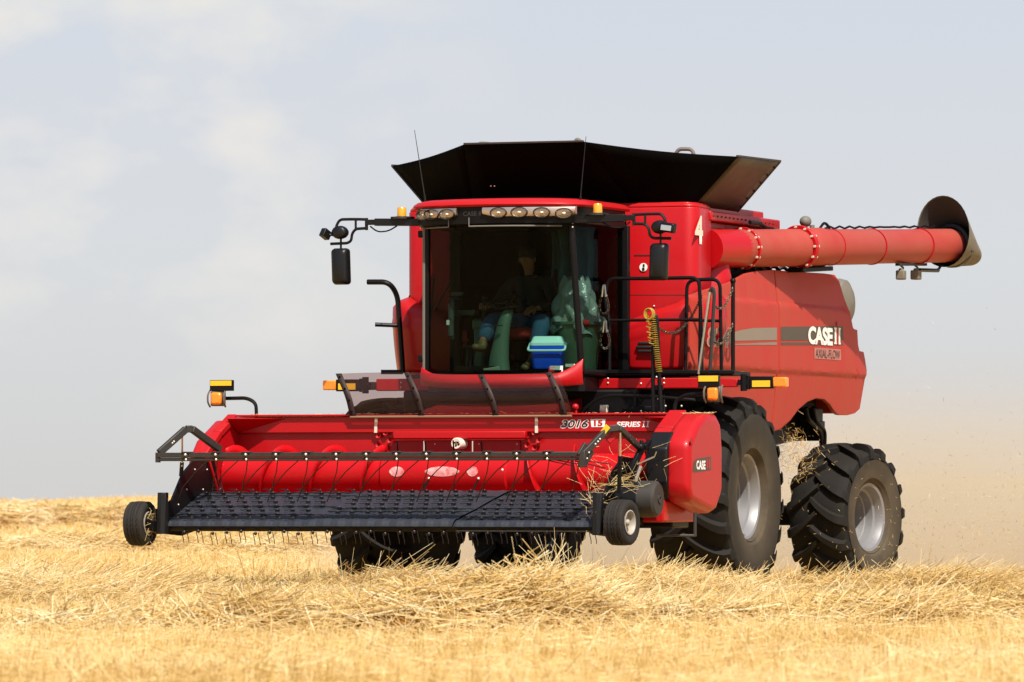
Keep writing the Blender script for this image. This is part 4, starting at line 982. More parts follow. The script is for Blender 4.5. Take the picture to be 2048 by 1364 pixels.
# ------------------------------------------------------------------ deck, beam, rails
dk_ = MB(); dk_.box(.95, 2.26, -.84, -.28, 2.262, 2.305); dk_.build('platform', M['black'], combine, bevel=.006)
YB = -.86
a, b = at(1166, 778, Y=YB), at(1476, 755, Y=YB)
bm_ = MB(); bm_.box(a.x, b.x-.25, YB-.03, YB+.10, a.z, b.z); bm_.box(b.x-.245, b.x, YB-.015, YB+.1, a.z+.01, b.z-.01)
bmo = bm_.build('deck_beam', M['red'], combine, bevel=.01)
a2, b2 = at(754, 782, Y=YB), at(870, 757, Y=YB); bl_ = MB(); bl_.box(a2.x, b2.x, YB-.03, YB+.1, a2.z, b2.z); bl_.build('deck_beam', M['red_matt'], combine, bevel=.01)
bolts([at(px, py, Y=YB-.032) for px, py in ((1216, 757), (1216, 766), (1328, 757), (1328, 766), (1282, 767), (1313, 754), (802, 765), (802, 775))], .011, M['bolt'], bmo)
# deck level dark frame
df_ = MB(); df_.bar(at(1165, 743, Y=-.86), at(1470, 744, Y=-.86), .04, .04); df_.bar((2.27, -.84, 2.28), (2.27, -.28, 2.28), .04, .04)
df_.box(.9, 2.0, -.7, -.45, 2.0, 2.12); df_.build('deck_frame', M['black'], combine, bevel=.006)
YR = -.84; rr_ = .019
def T(px, py, Y=YR): return at(px, py, Y=Y)
r1 = MB()
r1.tube(fillet([T(1219, 744), T(1219, 640), T(1208, 600), T(1216, 557), T(1300, 557), T(1398, 555), T(1402, 640), T(1404, 745)], .09), rr_, 8)
r1.tube([T(1216, 641), T(1402, 639)], rr_*.8, 8); r1.tube([T(1400, 563), T(1398, 744)], .012, 8)
r1.build('guard_rail', M['black'], combine)
r2 = MB(); r2.tube(fillet([T(1371, 742, -.6), T(1374, 560, -.6), T(1440, 558, -.6), T(1443, 748, -.6)], .10), rr_, 8)
r2.tube([T(1372, 640, -.6), T(1442, 642, -.6)], rr_*.8, 8); r2.build('guard_rail', M['black'], combine)
r3 = MB(); r3.tube(fillet([T(1398, 748, -.86), T(1420, 582, -.86), T(1426, 575, -.86), T(1429, 590, -.86), T(1420, 748, -.86)], .03), rr_, 8); r3.build('ladder_handrail', M['steel_dark'] if 'steel_dark' in M else M['black'], combine)
r3b = MB(); r3b.tube([T(1397, 748, -.90), T(1419, 584, -.90)], rr_*.75, 8); r3b.build('gas_strut', M['steel'], combine)
r4 = MB(); r4.tube([T(1466, 745, -.3), T(1466, 566, -.3)], .022, 8); r4.ball(T(1466, 562, -.3), .032, 10, 6); r4.build('rail_post', M['black'], combine)
# pole pair with the coiled air line, left rail on the far side
r5 = MB(); r5.tube(fillet([T(1306, 838, -1.35), T(1306, 650, -1.35), T(1309, 627, -1.35), T(1314, 640, -1.35), T(1322, 838, -1.35)], .05), .021, 8)
r5.bar(T(1304, 775, -1.33), T(1326, 775, -1.33), .03, .05); r5.build('ladder_handrail', M['black'], combine)
r6 = MB(); r6.tube(fillet([T(735, 564, -.5), T(778, 564, -.5), T(795, 590, -.4), T(806, 746, -.4)], .14), .028, 8)
r6.tube([T(750, 649, -.5), T(798, 651, -.4)], .022, 8); r6.tube([T(762, 744, -.5), T(806, 744, -.4)], .024, 8); r6.build('guard_rail', M['black'], combine)
def chain(p, q, sag, n=22, parent=combine, r=.012):
    mb = MB(); p, q = Vector(p), Vector(q)
    for i in range(n):
        t = (i+.5)/n; c_ = p.lerp(q, t)+Vector((0, 0, -sag*4*t*(1-t))); t2 = t+.02; c2 = p.lerp(q, t2)+Vector((0, 0, -sag*4*t2*(1-t2))); d = (c2-c_).normalized()
        s_ = d.cross(Vector((0, 1, 0) if i % 2 else (1, 0, 0))).normalized(); L = (p-q).length/n*.95+sag*1.4/n
        mb.tube([c_+d*L*.55*math.cos(2*math.pi*k/8)+s_*r*math.sin(2*math.pi*k/8) for k in range(9)], .0045, 5, cap=False)
    return mb.build('safety_chain', M['chain'], parent)
chain(T(1466, 574, -.35), T(1430, 612, -.84), .10); chain(T(1466, 646, -.35), T(1430, 684, -.84), .09); chain(T(1404, 590, -.82), T(1378, 640, -.7), .02); chain(T(1318, 655, -1.3), T(1374, 645, -.65), .08)
def hang_chain(px, y0, y1):
    mb = MB(); a_ = T(px, y0, -.90)
    for i in range(26):
        t = 2*math.pi*(i+.5)/26; z0, z1 = a_.z, T(px, y1, -.90).z; c_ = Vector((a_.x+.045*math.sin(t)*(1-.5*math.cos(t)), a_.y, (z0+z1)/2+(z0-z1)/2*math.cos(t)))
        d = Vector((math.cos(t), .5*(-1)**i, -2.2*math.sin(t))).normalized(); s_ = d.cross(Vector((0, 1, 0))).normalized()
        mb.tube([c_+d*.017*math.cos(2*math.pi*k/7)+s_*.010*math.sin(2*math.pi*k/7) for k in range(8)], .004, 5, cap=False)
    o = mb.build('safety_chain', M['chain'], combine)
    h = MB(); h.tube(fillet([a_+Vector((-.02, -.01, -.05)), a_+Vector((-.006, -.01, .07)), a_+Vector((.012, -.01, .07)), a_+Vector((.022, -.01, -.05))], .02), .009, 6); h.build('chain_hook', M['steel'], o)
hang_chain(1208, 584, 628); hang_chain(1210, 655, 697)
# coiled yellow air line hung over the handrail
hz_ = MB(); p0 = T(1298, 628, -1.38); pts = []
for i in range(300):
    t = i/299; pts.append(Vector((p0.x+.035+.075*t+.029*math.cos(i*.55), p0.y+.029*math.sin(i*.55), p0.z-.02-.57*t+.008*math.cos(i*.55))))
hz_.tube(pts, .0038, 5)
pts = [Vector((p0.x+.012*math.cos(i*.5)+.0004*i, p0.y-.03+.02*math.sin(i*.5), p0.z-.004*i)) for i in range(80)]
pts = [p+Vector((.018*math.cos(i*.9), .02*math.sin(i*.9), 0)) for i, p in enumerate(pts)]; hz_.tube(pts, .005, 5)
for k in range(3): hz_.tube([p0+Vector((.01+.008*k+.045*math.cos(2*math.pi*j/20), -.05+.01*k, -.0+.055*math.sin(2*math.pi*j/20))) for j in range(21)], .006, 6, cap=False)
ho = hz_.build('air_hose', M['hose'], None); tag(ho, 'coiled yellow air hose hung over the black ladder handrail', 'hose')
# warning lamps at deck height
def bar_lamp(x0, x1, sg):
    zc = at(1530, 765, Y=YB).z
    b_ = MB(); L0, L1 = sorted((x0, x1)); b_.box(L0, L1, YB-.05, YB+.02, zc-.062, zc+.062); o = b_.build('marker_panel', M['black'], combine, bevel=.008)
    y_ = MB(); y_.box(L0+.03, L1-.03, YB-.056, YB-.046, zc-.045, zc+.02); y_.build('reflector', M['yellow'], o)
    l_ = MB(); xa = L1 if sg > 0 else L0-.145; l_.box(xa, xa+.145, YB-.06, YB+.03, zc-.048, zc+.052); l_.build('marker_lamp', M['amber'], o, bevel=.012)
    h_ = MB(); xb = L0 if sg > 0 else L1
    h_.box(min(xb, xb-sg*.13), max(xb, xb-sg*.13), YB-.04, YB+.05, zc-.025, zc+.03); h_.tube([(xb-sg*.07, YB-.02, zc-.085), (xb-sg*.07, YB-.02, zc+.085)], .035, 10); h_.tube([(xb-sg*.02, YB-.02, zc-.07), (xb-sg*.02, YB-.02, zc+.07)], .02, 8); h_.build('hinge', M['black'], o)
p_, q_ = at(1502, 765, Y=YB).x, at(1549, 765, Y=YB).x; bar_lamp(p_, q_, 1)
p_, q_ = at(675, 773, Y=YB).x, at(720, 773, Y=YB).x; bar_lamp(p_, q_, -1)
lb = MB(); lb.box(q_, a2.x, YB-.01, YB+.03, at(740, 780, Y=YB).z, at(740, 764, Y=YB).z); lb.build('lamp_arm', M['strip'], combine)
# things under the deck
ud_ = MB(); ud_.box(-.95, 1.55, -.82, -.40, 1.35, 2.08); ud_.box(1.15, 1.5, -1.0, -.82, 1.62, 1.95); ud_.tube(fillet([T(1150, 835, -1.1), T(1200, 790, -1.1), T(1300, 792, -1.1), T(1390, 800, -1.1)], .2), .02, 6); udo = ud_.build('front_frame', M['black'], combine, bevel=.02); bolts([at(px, py, Y=-1.02) for px, py in ((1316, 797), (1331, 812), (1363, 812), (1282, 822))], .011, M['bolt'], udo)
for px, py in ((1208, 818),):
    wl_ = MB(); c_ = at(px, py, Y=-1.02); wl_.obox(c_, (.085, .05, .085)); wo = wl_.build('work_lamp', M['bolt'], combine, bevel=.012); wl2 = MB(); wl2.obox(c_+Vector((0, -.026, 0)), (.065, .006, .06)); wl2.build('lens', M['chrome'], wo)
kn = MB(); kn.ball(at(1151, 814, Y=-1.9), .035, 12, 8); kn.tube([at(1151, 814, Y=-1.9), at(1153, 836, Y=-1.9)], .014, 6); kn.build('coupler_handle', M['red'], combine)
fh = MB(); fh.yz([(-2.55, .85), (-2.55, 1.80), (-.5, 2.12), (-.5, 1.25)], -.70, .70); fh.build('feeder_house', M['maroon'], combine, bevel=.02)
# ------------------------------------------------------------------ pickup header
HX, HY, HZ = 0, -3.4, .55
head = empty('pickup_header', (HX, HY, HZ)); tag(head, 'wide red pickup header with slatted black belts raised in front of the harvester', 'pickup header')
bw = MB(); zt = at(900, 832, Y=-2.6).z; XL, XR = -2.43, 2.43
zc1 = at(900, 865, Y=-2.6).z
bw.box(XL, XR, -2.62, -2.50, zc1, zt); bw.box(XL, XR, -2.575, -2.49, 1.2, zc1+.05)
# trough floor bending forward under the auger
prof = [(-2.56, 1.30), (-2.60, 1.12), (-2.72, .98), (-2.92, .92), (-3.25, .92), (-3.45, .98)]
vs = [];  n = len(prof)
for x in (XL, XR): vs += [(x, y, z) for y, z in prof]
bw.add(vs, [(i, i+1, n+i+1, n+i) for i in range(n-1)])
bwo = bw.build('back_wall', M['red'], head, bevel=.008)
fl_ = MB(); fl_.box(XL, XR, -2.66, -2.46, zt+.002, zt+.022); fl_.build('top_rail', M['red'], head, bevel=.006)
hb_ = MB(); hb_.box(at(785, 1, Y=-2.7).x, at(1050, 1, Y=-2.7).x, -2.70, -2.622, at(1, 881, Y=-2.7).z, at(1, 866, Y=-2.7).z); hb_.build('cross_bar', M['red'], head, bevel=.012)
hb2 = MB(); hb2.box(at(790, 1, Y=-2.6).x, at(1040, 1, Y=-2.6).x, -2.60, -2.578, at(1, 912, Y=-2.6).z, at(1, 884, Y=-2.6).z)
for px in (768, 1066):
    for k in range(5): a_ = 2*math.pi*k/5; c_ = at(px, 880, Y=-2.6); hb2.lathe([(0, -.012), (.016, -.012), (.016, .012), (.03, .012), (.03, .02)], c_+Vector((.07*math.cos(a_), 0, .08*math.sin(a_))), (0, -1, 0), 12)
hb2.build('access_plate', M['red_matt'], head, bevel=.006)
for px in (752, 1073):
    c_ = at(px, 850, Y=-2.63); m_ = MB(); m_.obox(c_, (.03, .012, .155), Matrix.Rotation(R(3 if px < 900 else 0), 3, 'Y')); m_.build('strap', M['cream'], head)
cap_ = MB(); c_ = at(912, 887, Y=-2.78); cap_.lathe([(.058, .2), (.058, .01), (.05, 0), (.022, .004), (.022, .03), (0, .03)], c_, (0, 1, 0), 24); co__ = cap_.build('cap', M['cream'], head, smooth=40)
bolts([c_+Vector((dx, -.003, dz)) for dx, dz in ((-.018, .008), (.02, .01), (0, -.018), (.03, -.006))], .012, M['trim'], co__, 'cap_hole', (1, .25, .8))
bolts([at(px, py, Y=-2.60) for px, py in ((794, 888), (870, 888), (958, 888), (1034, 888))], .009, M['bolt'], bwo)
for px in (848, 945): rb = MB(); rb.tube([at(px, 882, Y=-2.75), at(px, 912, Y=-2.75)], .006, 5); rb.build('rod', M['bolt'], head)
# printing on the top rail
def on_rail(px0, px1, py0, py1, k=0): return on_y(px0, px1, py0, py1, -2.623-k*.003)
f_, w, h = on_rail(1120, 1178, 838, 857); lettering('3016', M['white'], head, f_, w, h, 'number_lettering', bold=.07, shear=.25)
f_, w, h = on_rail(1122, 1176, 840, 855, 1); lettering('3016', M['ink'], head, f_, w, h, 'number_lettering', bold=.02, shear=.25)
mb = MB(); f_, w, h = on_rail(1181, 1211, 838, 854); mb.add([f_(w*.06, 0), f_(w*.94, 0), f_(w, h), f_(0, h)], [(0, 1, 2, 3)]); mb.build('number_plate', M['white'], head, smooth=0)
f_, w, h = on_rail(1188, 1205, 840, 852, 1); lettering('15', M['red'], head, f_, w, h, 'number_lettering', bold=.04)
f_, w, h = on_rail(1233, 1281, 843, 854); lettering('SERIES', M['white'], head, f_, w, h, 'series_lettering', bold=.03, shear=.15)
f_, w, h = on_rail(1284, 1298, 842, 854)
mb = MB()
for x_ in (.0, .58):
    for q in ((x_, x_+.40, 0, .12), (x_, x_+.40, .88, 1), (x_+.13, x_+.27, .1, .9)):
        mb.add([f_(w*(q[0]+.1*q[2]), h*q[2]), f_(w*(q[1]+.1*q[2]), h*q[2]), f_(w*(q[1]+.1*q[3]), h*q[3]), f_(w*(q[0]+.1*q[3]), h*q[3])], [(0, 1, 2, 3)])
mb.build('series_lettering', M['white'], head, smooth=0)
# end sheets
for sg, X_ in ((-1, XL), (1, XR-.12)):
    e_ = MB(); poly = [(-2.52, zt), (-2.66, zt), (-3.05, 1.66), (-3.40, 1.44), (-3.36, 1.26), (-3.14, 1.06), (-3.0, .92), (-2.52, .92)]
    e_.yz(poly, X_-.012, X_+.012); e_.build('end_sheet', M['red'], head, bevel=.004)
    g_ = MB(); fw_ = .05 if sg < 0 else .09
    for p, q in zip(poly[1:3], poly[2:4]): g_.bar((X_+sg*fw_*.4, *p), (X_+sg*fw_*.4, *q), fw_*2, .07 if sg < 0 else .11)
    if sg > 0: g_.box(X_-.02, X_+.10, -3.46, -3.34, 1.36, 1.50)
    else: g_.bar((X_+.02, -3.40, 1.42), (X_+.02, -3.14, 1.06), .06, .03)
    g_.build('end_rail', M['red_matt'], head, bevel=.012)
for vs in ([(XL+.02, -2.625, zt), (XL+.02, -2.9, zt-.02), (XL+.55, -2.625, zt-.02), (XL+.02, -2.625, zt-.16)], [(XR-.14, -2.625, zt-.005), (XR-.14, -2.82, zt-.03), (XR-.5, -2.625, zt-.02), (XR-.14, -2.625, zt-.12)]):
    gs = MB(); gs.add(vs, [(0, 1, 2), (1, 3, 2), (0, 3, 1)]); gs.build('corner_gusset', M['red'], head)
sl_ = MB(); sl_.yz([(-2.45, 1.80), (-2.7, 1.80), (-3.15, 1.60), (-3.35, 1.40), (-3.3, 1.15), (-2.6, 1.0), (-2.45, 1.1)], XL-.22, XL-.06); sl_.build('end_shield', M['red'], head, bevel=.06, seg=4)
# auger
AY, AZ, AR = -3.02, 1.255, .200
au = empty('auger', (0, AY, AZ), head)
ab_ = MB(); ab_.lathe([(0, XL+.10), (AR, XL+.10), (AR, -.62), (AR+.02, -.60), (AR+.02, .72), (AR, .74), (AR, XR-.2), (0, XR-.2)], (0, AY, AZ), (1, 0, 0), 40); abo = ab_.build('auger_drum', M['red_gloss'], au, smooth=40)
def flight(x0, x1, turns, ph, hand):
    mb = MB(); n = int(abs(turns)*30); vs = []
    for i in range(n+1):
        t = i/n; x = x0+(x1-x0)*t; a = ph+hand*2*math.pi*turns*t
        for r_ in (AR-.01, AR+.095): vs.append((x, AY-r_*math.cos(a), AZ+r_*math.sin(a)))
    mb.add(vs, [(2*i, 2*i+1, 2*i+3, 2*i+2) for i in range(n)])
    return mb.build('auger_flight', M['red_gloss'], au, solid=.008, smooth=15)
flight(XL+.12, -.62, 3.1, 1.0, 1); flight(.95, XR-.2, 2.6, .9, -1)
bolts([at(px, py, Y=AY-AR-.01) for px, py in ((858, 957), (957, 957), (782, 945), (1005, 940))], .016, M['bolt'], au, 'finger_guide')
for px in (858, 957): fg = MB(); c_ = at(px, 957, Y=AY-AR); fg.tube([c_, c_+Vector((-.03, -.10, -.14))], .010, 6); fg.build('auger_finger', M['black'], au)
for x_ in (-.45, -.15, .15, .45): fg = MB(); fg.tube([(x_, AY-.1, AZ+.18), (x_+.01, AY-.16, AZ+.33)], .009, 6); fg.build('auger_finger', M['black'], au)
for px0, px1 in ((795, 825), (866, 935), (950, 972)):
    sm = MB(); x0, x1 = at(px0, 1, Y=AY).x, at(px1, 1, Y=AY).x; vs = []
    for i in range(7):
        for j in range(5):
            e_ = math.sqrt(max(.02, 1-(i/3-1)**2)); a = R(6+13*(j/2-1)*e_); vs.append((x0+(x1-x0)*i/6, AY-(AR+.0235)*math.cos(a), AZ+(AR+.0235)*math.sin(a)))
    sm.add(vs, [(i*5+j, (i+1)*5+j, (i+1)*5+j+1, i*5+j+1) for i in range(6) for j in range(4)])
    sm.build('worn_print', M['worn'], abo, smooth=60)

# pickup belts
BXL, BXR = -2.40, 2.08
FY, FZ, FR = -4.30, .738, .062
TY, TZ, TR = -3.50, 1.005, .070
sl2 = math.atan2(TZ-FZ, TY-FY)
def belt_path():
    pts = []; up_ = Vector((0, -math.sin(sl2), math.cos(sl2)))
    f0, t0 = Vector((0, FY, FZ)), Vector((0, TY, TZ))
    for i in range(13):       # round the front roller, from below to the top face
        a = -math.pi*.62+(math.pi*.62+math.pi/2+sl2)*i/12; d = math.pi+ -a
        pts.append((FY-FR*math.cos(a), FZ+FR*math.sin(a)))
    s_ = len(pts)-1
    k = 16
    for i in range(1, k+1):
        t = i/k; p = (f0+up_*FR).lerp(t0+up_*TR, t); pts.append((p.y, p.z))
    for i in range(1, 6):
        a = math.pi/2-(-sl2)-math.pi*.6*i/5; pts.append((TY-TR*math.cos(math.pi-a), TZ+TR*math.sin(a)))
    return pts
BP = belt_path(); cumb = [0]
for p, q in zip(BP, BP[1:]): cumb.append(cumb[-1]+math.hypot(q[0]-p[0], q[1]-p[1]))
def bpos(s, off=0.):
    s = max(0, min(cumb[-1], s))
    for i in range(len(BP)-1):
        if s <= cumb[i+1] or i == len(BP)-2:
            t = (s-cumb[i])/(cumb[i+1]-cumb[i]); ty, tz = BP[i+1][0]-BP[i][0], BP[i+1][1]-BP[i][1]; L = math.hypot(ty, tz); ty /= L; tz /= L
            return Vector((0, BP[i][0]+ty*L*t-tz*off, BP[i][1]+tz*L*t+ty*off)), Vector((0, ty, tz)), Vector((0, -tz, ty))
S0, S1 = .12, cumb[-1]-.05
SK = .26
def belt(x0, x1, k0, k1, lift, ridge, ph):
    """one belt; k0 / k1 skew its left and right border"""
    mb = MB(); ns, nx = 40, 24
    def f(u, v):
        s = S0+(S1-S0)*v; x = (x0+k0*v)*(1-u)+(x1+k1*v)*u; wv = .0035*math.sin(x*2*math.pi/.155)**3; p, t, nn = bpos(s, lift+wv); return (x, p.y, p.z)
    grid(mb, f, 120, ns)
    mb.mi = 1
    for s in ridge:
        p, t, nn = bpos(s, lift+.004); v = (s-S0)/(S1-S0); mb.bar((x0+k0*v+.01, p.y, p.z), (x1+k1*v-.01, p.y, p.z),   .014, .010)
    rows = 8; tn_ = mb
    for r_ in range(rows):
        s = .20+(S1-.24)*r_/(rows-1)+ph; v = (s-S0)/(S1-S0)
        if not .03 < v < .99: continue
        n = int((x1-x0)/.155)
        for i in range(n):
            x = random.uniform(-.012, .012)+x0+k0*v+.09+(r_ % 2)*.075+i*(x1+k1*v-x0-k0*v-.14)/n; p, t, nn = bpos(s, lift+.004); p = Vector((x, p.y, p.z))
            tn_.mi = 1; tn_.obox(p+nn*.012, (.045, .018, .014), Matrix((Vector((1, 0, 0)), t, nn)).transposed()); tn_.mi = 2; tn_.ball(p+nn*.024+t*.004, .0048, 6, 4); tn_.mi = 1
            tn_.tube([p+Vector((.02, 0, 0))+nn*.016, p+Vector((-.035, 0, 0))+nn*.022-t*.012, p+Vector((-.055, 0, 0))+nn*.018-t*.022, p+Vector((-.085, 0, 0))+nn*.020-t*.010], .0045, 5)
    return mb.build('pickup_belt', [M['belt'], M['belt_dark'], M['mesh']], head, smooth=40)
x1b = -.88; x2b = .62
belt(BXL, x1b, 0, SK, .002, [.36, .60, .93, 1.02], .0); belt(x1b+.006, x2b, SK, SK*1.1, .016, [.42, .50, .86], .03); belt(x2b+.006, BXR, SK*1.1, 0, .002, [.30, .55, .98], .055)
rl = MB()
rl.lathe([(0, BXL), (FR-.012, BXL), (FR-.012, BXR), (0, BXR)], (0, FY, FZ), (1, 0, 0), 24); rl.lathe([(0, BXL), (TR-.01, BXL), (TR-.01, BXR), (0, BXR)], (0, TY, TZ), (1, 0, 0), 20); rl.box(BXL, BXR, -4.1, -3.45, .70, .74); rl.bar((BXL-.05, -3.3, .80), (BXR+.1, -3.3, .80), .12, .10)
rl.build('roller', M['black'], head)
# spring tines hanging from the front roller
tm = None; xs = [BXL+.15+i*.153 for i in range(29)]
for i, x in enumerate(xs):
    if tm is None:
        t_ = MB()
        for dx in (0, .055): t_.tube([Vector((x+dx, FY-.06, FZ-.055)), Vector((x+dx+.012, FY-.075, FZ-.09)), Vector((x+dx+.022, FY-.07, FZ-.135)), Vector((x+dx+.020, FY-.06, FZ-.17))], .0042, 5)
        t_.ball((x+.02, FY-.05, FZ-.060), .018, 8, 5); tm = t_.build('spring_tine', M['tine'], head)
    else:
        c = tm.copy(); COL.objects.link(c); c.location.x = x-xs[0]; c.location.z += .012*math.sin(i*2.1)
# right part: front edge bar with upright wires
fe = MB(); p_, q_ = at(912, 1062, Y=-4.36), at(1186, 1063, Y=-4.36); fe.tube([p_, q_], .006, 6); fe.build('edge_wire', M['bar'], head)

# side plates and posts of the pickup
for sg, X_ in ((-1, BXL-.02), (1, BXR+.04)):
    s_ = MB(); s_.yz([(-4.38, .66), (-4.40, .95), (-4.24, 1.0), (-3.98, 1.26), (-3.66, 1.42), (-3.2, 1.40), (-3.05, 1.0), (-3.3, .74), (-4.0, .64)], X_-.012, X_+.012); spo_ = s_.build('side_plate', M['black'], head, bevel=.004)
    p_ = MB(); p_.prism([(X_+sg*.02-.055, -4.40), (X_+sg*.02-.045, -4.45), (X_+sg*.02, -4.47), (X_+sg*.02+.045, -4.45), (X_+sg*.02+.055, -4.40)], lambda p: (p[0], p[1], .66), lambda p: (p[0]-.03*0, p[1]+.02, 1.07)); p_.build('front_post', M['plastic'], head, bevel=.006)
    bolts([(X_+.014, y_, z_) for y_, z_ in ((-4.2, .8), (-4.1, .95), (-3.9, 1.1), (-3.7, 1.3), (-3.5, 1.1), (-3.4, 1.3))], .009, M['bolt'], spo_)
# gauge wheels
gw = empty('gauge_wheel', (0, 0, 0), head)
g_ = MB(); Rg, hg = .222, .105
prof = [(.115, hg*.7), (.13, hg*.85), (.165, hg), (.20, hg*.96), (.213, hg*.85)]
tread = [(.218, .085), (.218, .055), (.211, .052), (.211, .046), (.221, .043), (.221, .018), (.212, .015), (.212, .009), (.222, .006), (.222, -.006), (.212, -.009), (.212, -.015), (.221, -.018), (.221, -.043), (.211, -.046), (.211, -.052), (.218, -.055), (.218, -.085)]
g_.lathe(prof+tread+[(r_, -a_) for r_, a_ in reversed(prof)], (0, 0, 0), (1, 0, 0), 60)
g_.v = [(x+(.006*math.sin(26*math.atan2(y, z)) if math.hypot(y, z) > .205 else 0), y, z) for x, y, z in g_.v]
g_.build('tyre', M['rubber2'], gw, smooth=40)
r_ = MB(); r_.lathe([(.118, .085), (.122, .095), (.112, .098), (.10, .085), (.094, .045), (.07, .035), (.055, .05), (.03, .055), (.03, .075), (.022, .085), (0, .087)], (0, 0, 0), (1, 0, 0), 32); r_.lathe([(.118, -.08), (.1, -.08), (.09, -.03), (0, -.03)], (0, 0, 0), (1, 0, 0), 24)
r_.build('rim', M['cream_rim'], gw, smooth=40)
nb = MB()
for k in range(5): a_ = 2*math.pi*k/5; nb.lathe([(0, .05), (.008, .05), (.009, .035)], (0, .045*math.cos(a_), .045*math.sin(a_)), (1, 0, 0), 6)
nb.build('wheel_nut', M['brass'], gw)
gw2 = copy_tree(gw, head)
pr = at(1243, 1045, Y=-4.32); gw.location = pr; gw.rotation_euler.z = R(-6)
pl_ = at(281, 1047, Y=-4.32); gw2.location = pl_; gw2.rotation_euler.z = R(0)
ga = MB(); ga.bar((pr.x-.08, -4.32, pr.z), (BXR+.05, -4.32, pr.z), .06, .08); ga.bar((BXR+.13, -4.32, pr.z), (BXR+.13, -4.0, 1.02), .05, .08); ga.build('wheel_arm', M['black'], head, bevel=.01); ga = MB(); ga.bar((pl_.x+.05, -4.32, pl_.z), (BXL, -4.32, pl_.z-.06), .07, .10); ga.bar((pl_.x+.2, -4.3, pl_.z-.05), (pl_.x+.2, -4.32, pl_.z+.15), .04, .09)
ga.build('wheel_arm', M['black'], head, bevel=.01)

# wind guard: long bar with rods, carried on four arms
WY, WZ = -4.6, at(700, 913, Y=-4.6).z
wx0, wx1 = at(313, 913, Y=WY).x, at(1166, 913, Y=WY).x
wg = empty('wind_guard', (0, WY, WZ), head)
b_ = MB(); b_.box(wx0, wx1, WY-.03, WY+.03, WZ-.008, WZ+.042); b_.box(wx0+.02, wx1-.02, WY-.02, WY+.03, WZ-.042, WZ-.010); b_.build('guard_bar', M['bar'], wg, bevel=.008)
proto = None
bx = [at(372+60.2*i, 913, Y=WY-.03).x for i in range(13)]
def copy_of(o, dx, parent):
    c = o.copy(); COL.objects.link(c); c.location.x += dx; return c
for i, x in enumerate(bx):
    if i == 0:
        k_ = MB(); k_.obox((x, WY+.0, WZ+.045), (.09, .09, .012)); k_.obox((x-.005, WY-.034, WZ+.02), (.05, .008, .06)); k0 = k_.build('guard_clamp', M['bar'], wg, bevel=.003)
        q_ = MB(); q_.ball((x, WY-.045, WZ+.022), .013, 8, 5); q_.ball((x, WY-.03, WZ-.026), .012, 8, 5); k1 = q_.build('clamp_bolt', M['bolt'], wg)
        x0_ = x; x = x+.20
        ra_ = MB(); ra_.tube(fillet([(x+.02, WY+.05, WZ-.02), (x-.20, WY+.22, WZ-.14), (x-.40, WY+.34, WZ-.30), (x-.48, WY+.40, WZ-.44)], .04), .0055, 5); k2 = ra_.build('guard_rod', M['tine'], wg)
        rb_ = MB(); rb_.tube(fillet([(x+.10, WY+.05, WZ-.02), (x+.04, WY+.16, WZ-.15), (x-.02, WY+.22, WZ-.24), (x-.03, WY+.24, WZ-.33)], .04), .0055, 5); k3 = rb_.build('guard_rod', M['tine'], wg)
    else:
        for k in (k0, k1, k2, k3): copy_of(k, x-bx[0], wg)
# stray rods springing out at the right end
for px, py, qx, qy in ((1098, 921, 1143, 931), (1112, 920, 1168, 930), (1150, 919, 1222, 928), (1150, 922, 1210, 936)):
    r__ = MB(); r__.tube([at(px, py, Y=WY), at(qx, qy, Y=WY+.25)], .0055, 5); r__.build('guard_rod', M['tine'], wg)
def arm(pts, w_, m, name='guard_arm'):
    a_ = MB()
    for p, q in zip(pts, pts[1:]): a_.bar(p, q, w_[0], w_[1])
    return a_.build(name, m, wg, bevel=.008)
YL = -4.1
arm([at(318, 906, Y=WY), at(372, 858, Y=WY+.25), at(384, 858, Y=WY+.3), at(440, 899, Y=-3.9)], (.05, .07), M['bar'])
arm([at(1163, 912, Y=WY), at(1216, 858, Y=WY+.25), at(1238, 855, Y=WY+.3)], (.05, .065), M['bar'])
arm([at(1238, 856, Y=WY+.3), at(1280, 896, Y=-3.7)], (.05, .055), M['bar'])
arm([at(1216, 884, Y=WY+.3), at(1240, 856, Y=WY+.35)], (.05, .06), M['red_matt'], 'stop_bracket')
eb = MB(); eb.box(wx1-.03, wx1+.03, WY-.04, WY+.05, WZ-.11, WZ+.05); eb.bar(at(1164, 918, Y=WY), at(1178, 895, Y=WY+.08), .03, .16); eb.build('end_bracket', M['bar'], wg, bevel=.006); eb = MB(); eb.bar(at(316, 905, Y=WY), at(316, 925, Y=WY), .04, .05); eb.build('end_bracket', M['bar'], wg, bevel=.006)
yb = MB(); c_ = at(1211, 859, Y=WY+.20); yb.obox(c_, (.055, .012, .085), Matrix.Rotation(R(40), 3, 'Y')); yb.build('warning_label', M['yellow'], wg)
bolts([at(px, py, Y=WY+.03) for px, py in ((1178, 905), (1174, 917), (1191, 888), (1200, 878), (1196, 883), (345, 886), (348, 883))], .010, M['bolt'], wg)
for px, top_, mid, bot in ((1240, 862, 912, 985), (364, 868, 925, 952)):
    cyl_ = MB(); cyl_.tube([at(px, top_, Y=WY+.35), at(px, mid+8, Y=WY+.38)], .012, 8); co2 = cyl_.build('ram_rod', M['steel'], wg); cb_ = MB(); cb_.tube([at(px, mid, Y=WY+.38), at(px-2, bot, Y=WY+.42)], .021, 10); cb_.build('ram', M['black'], wg)
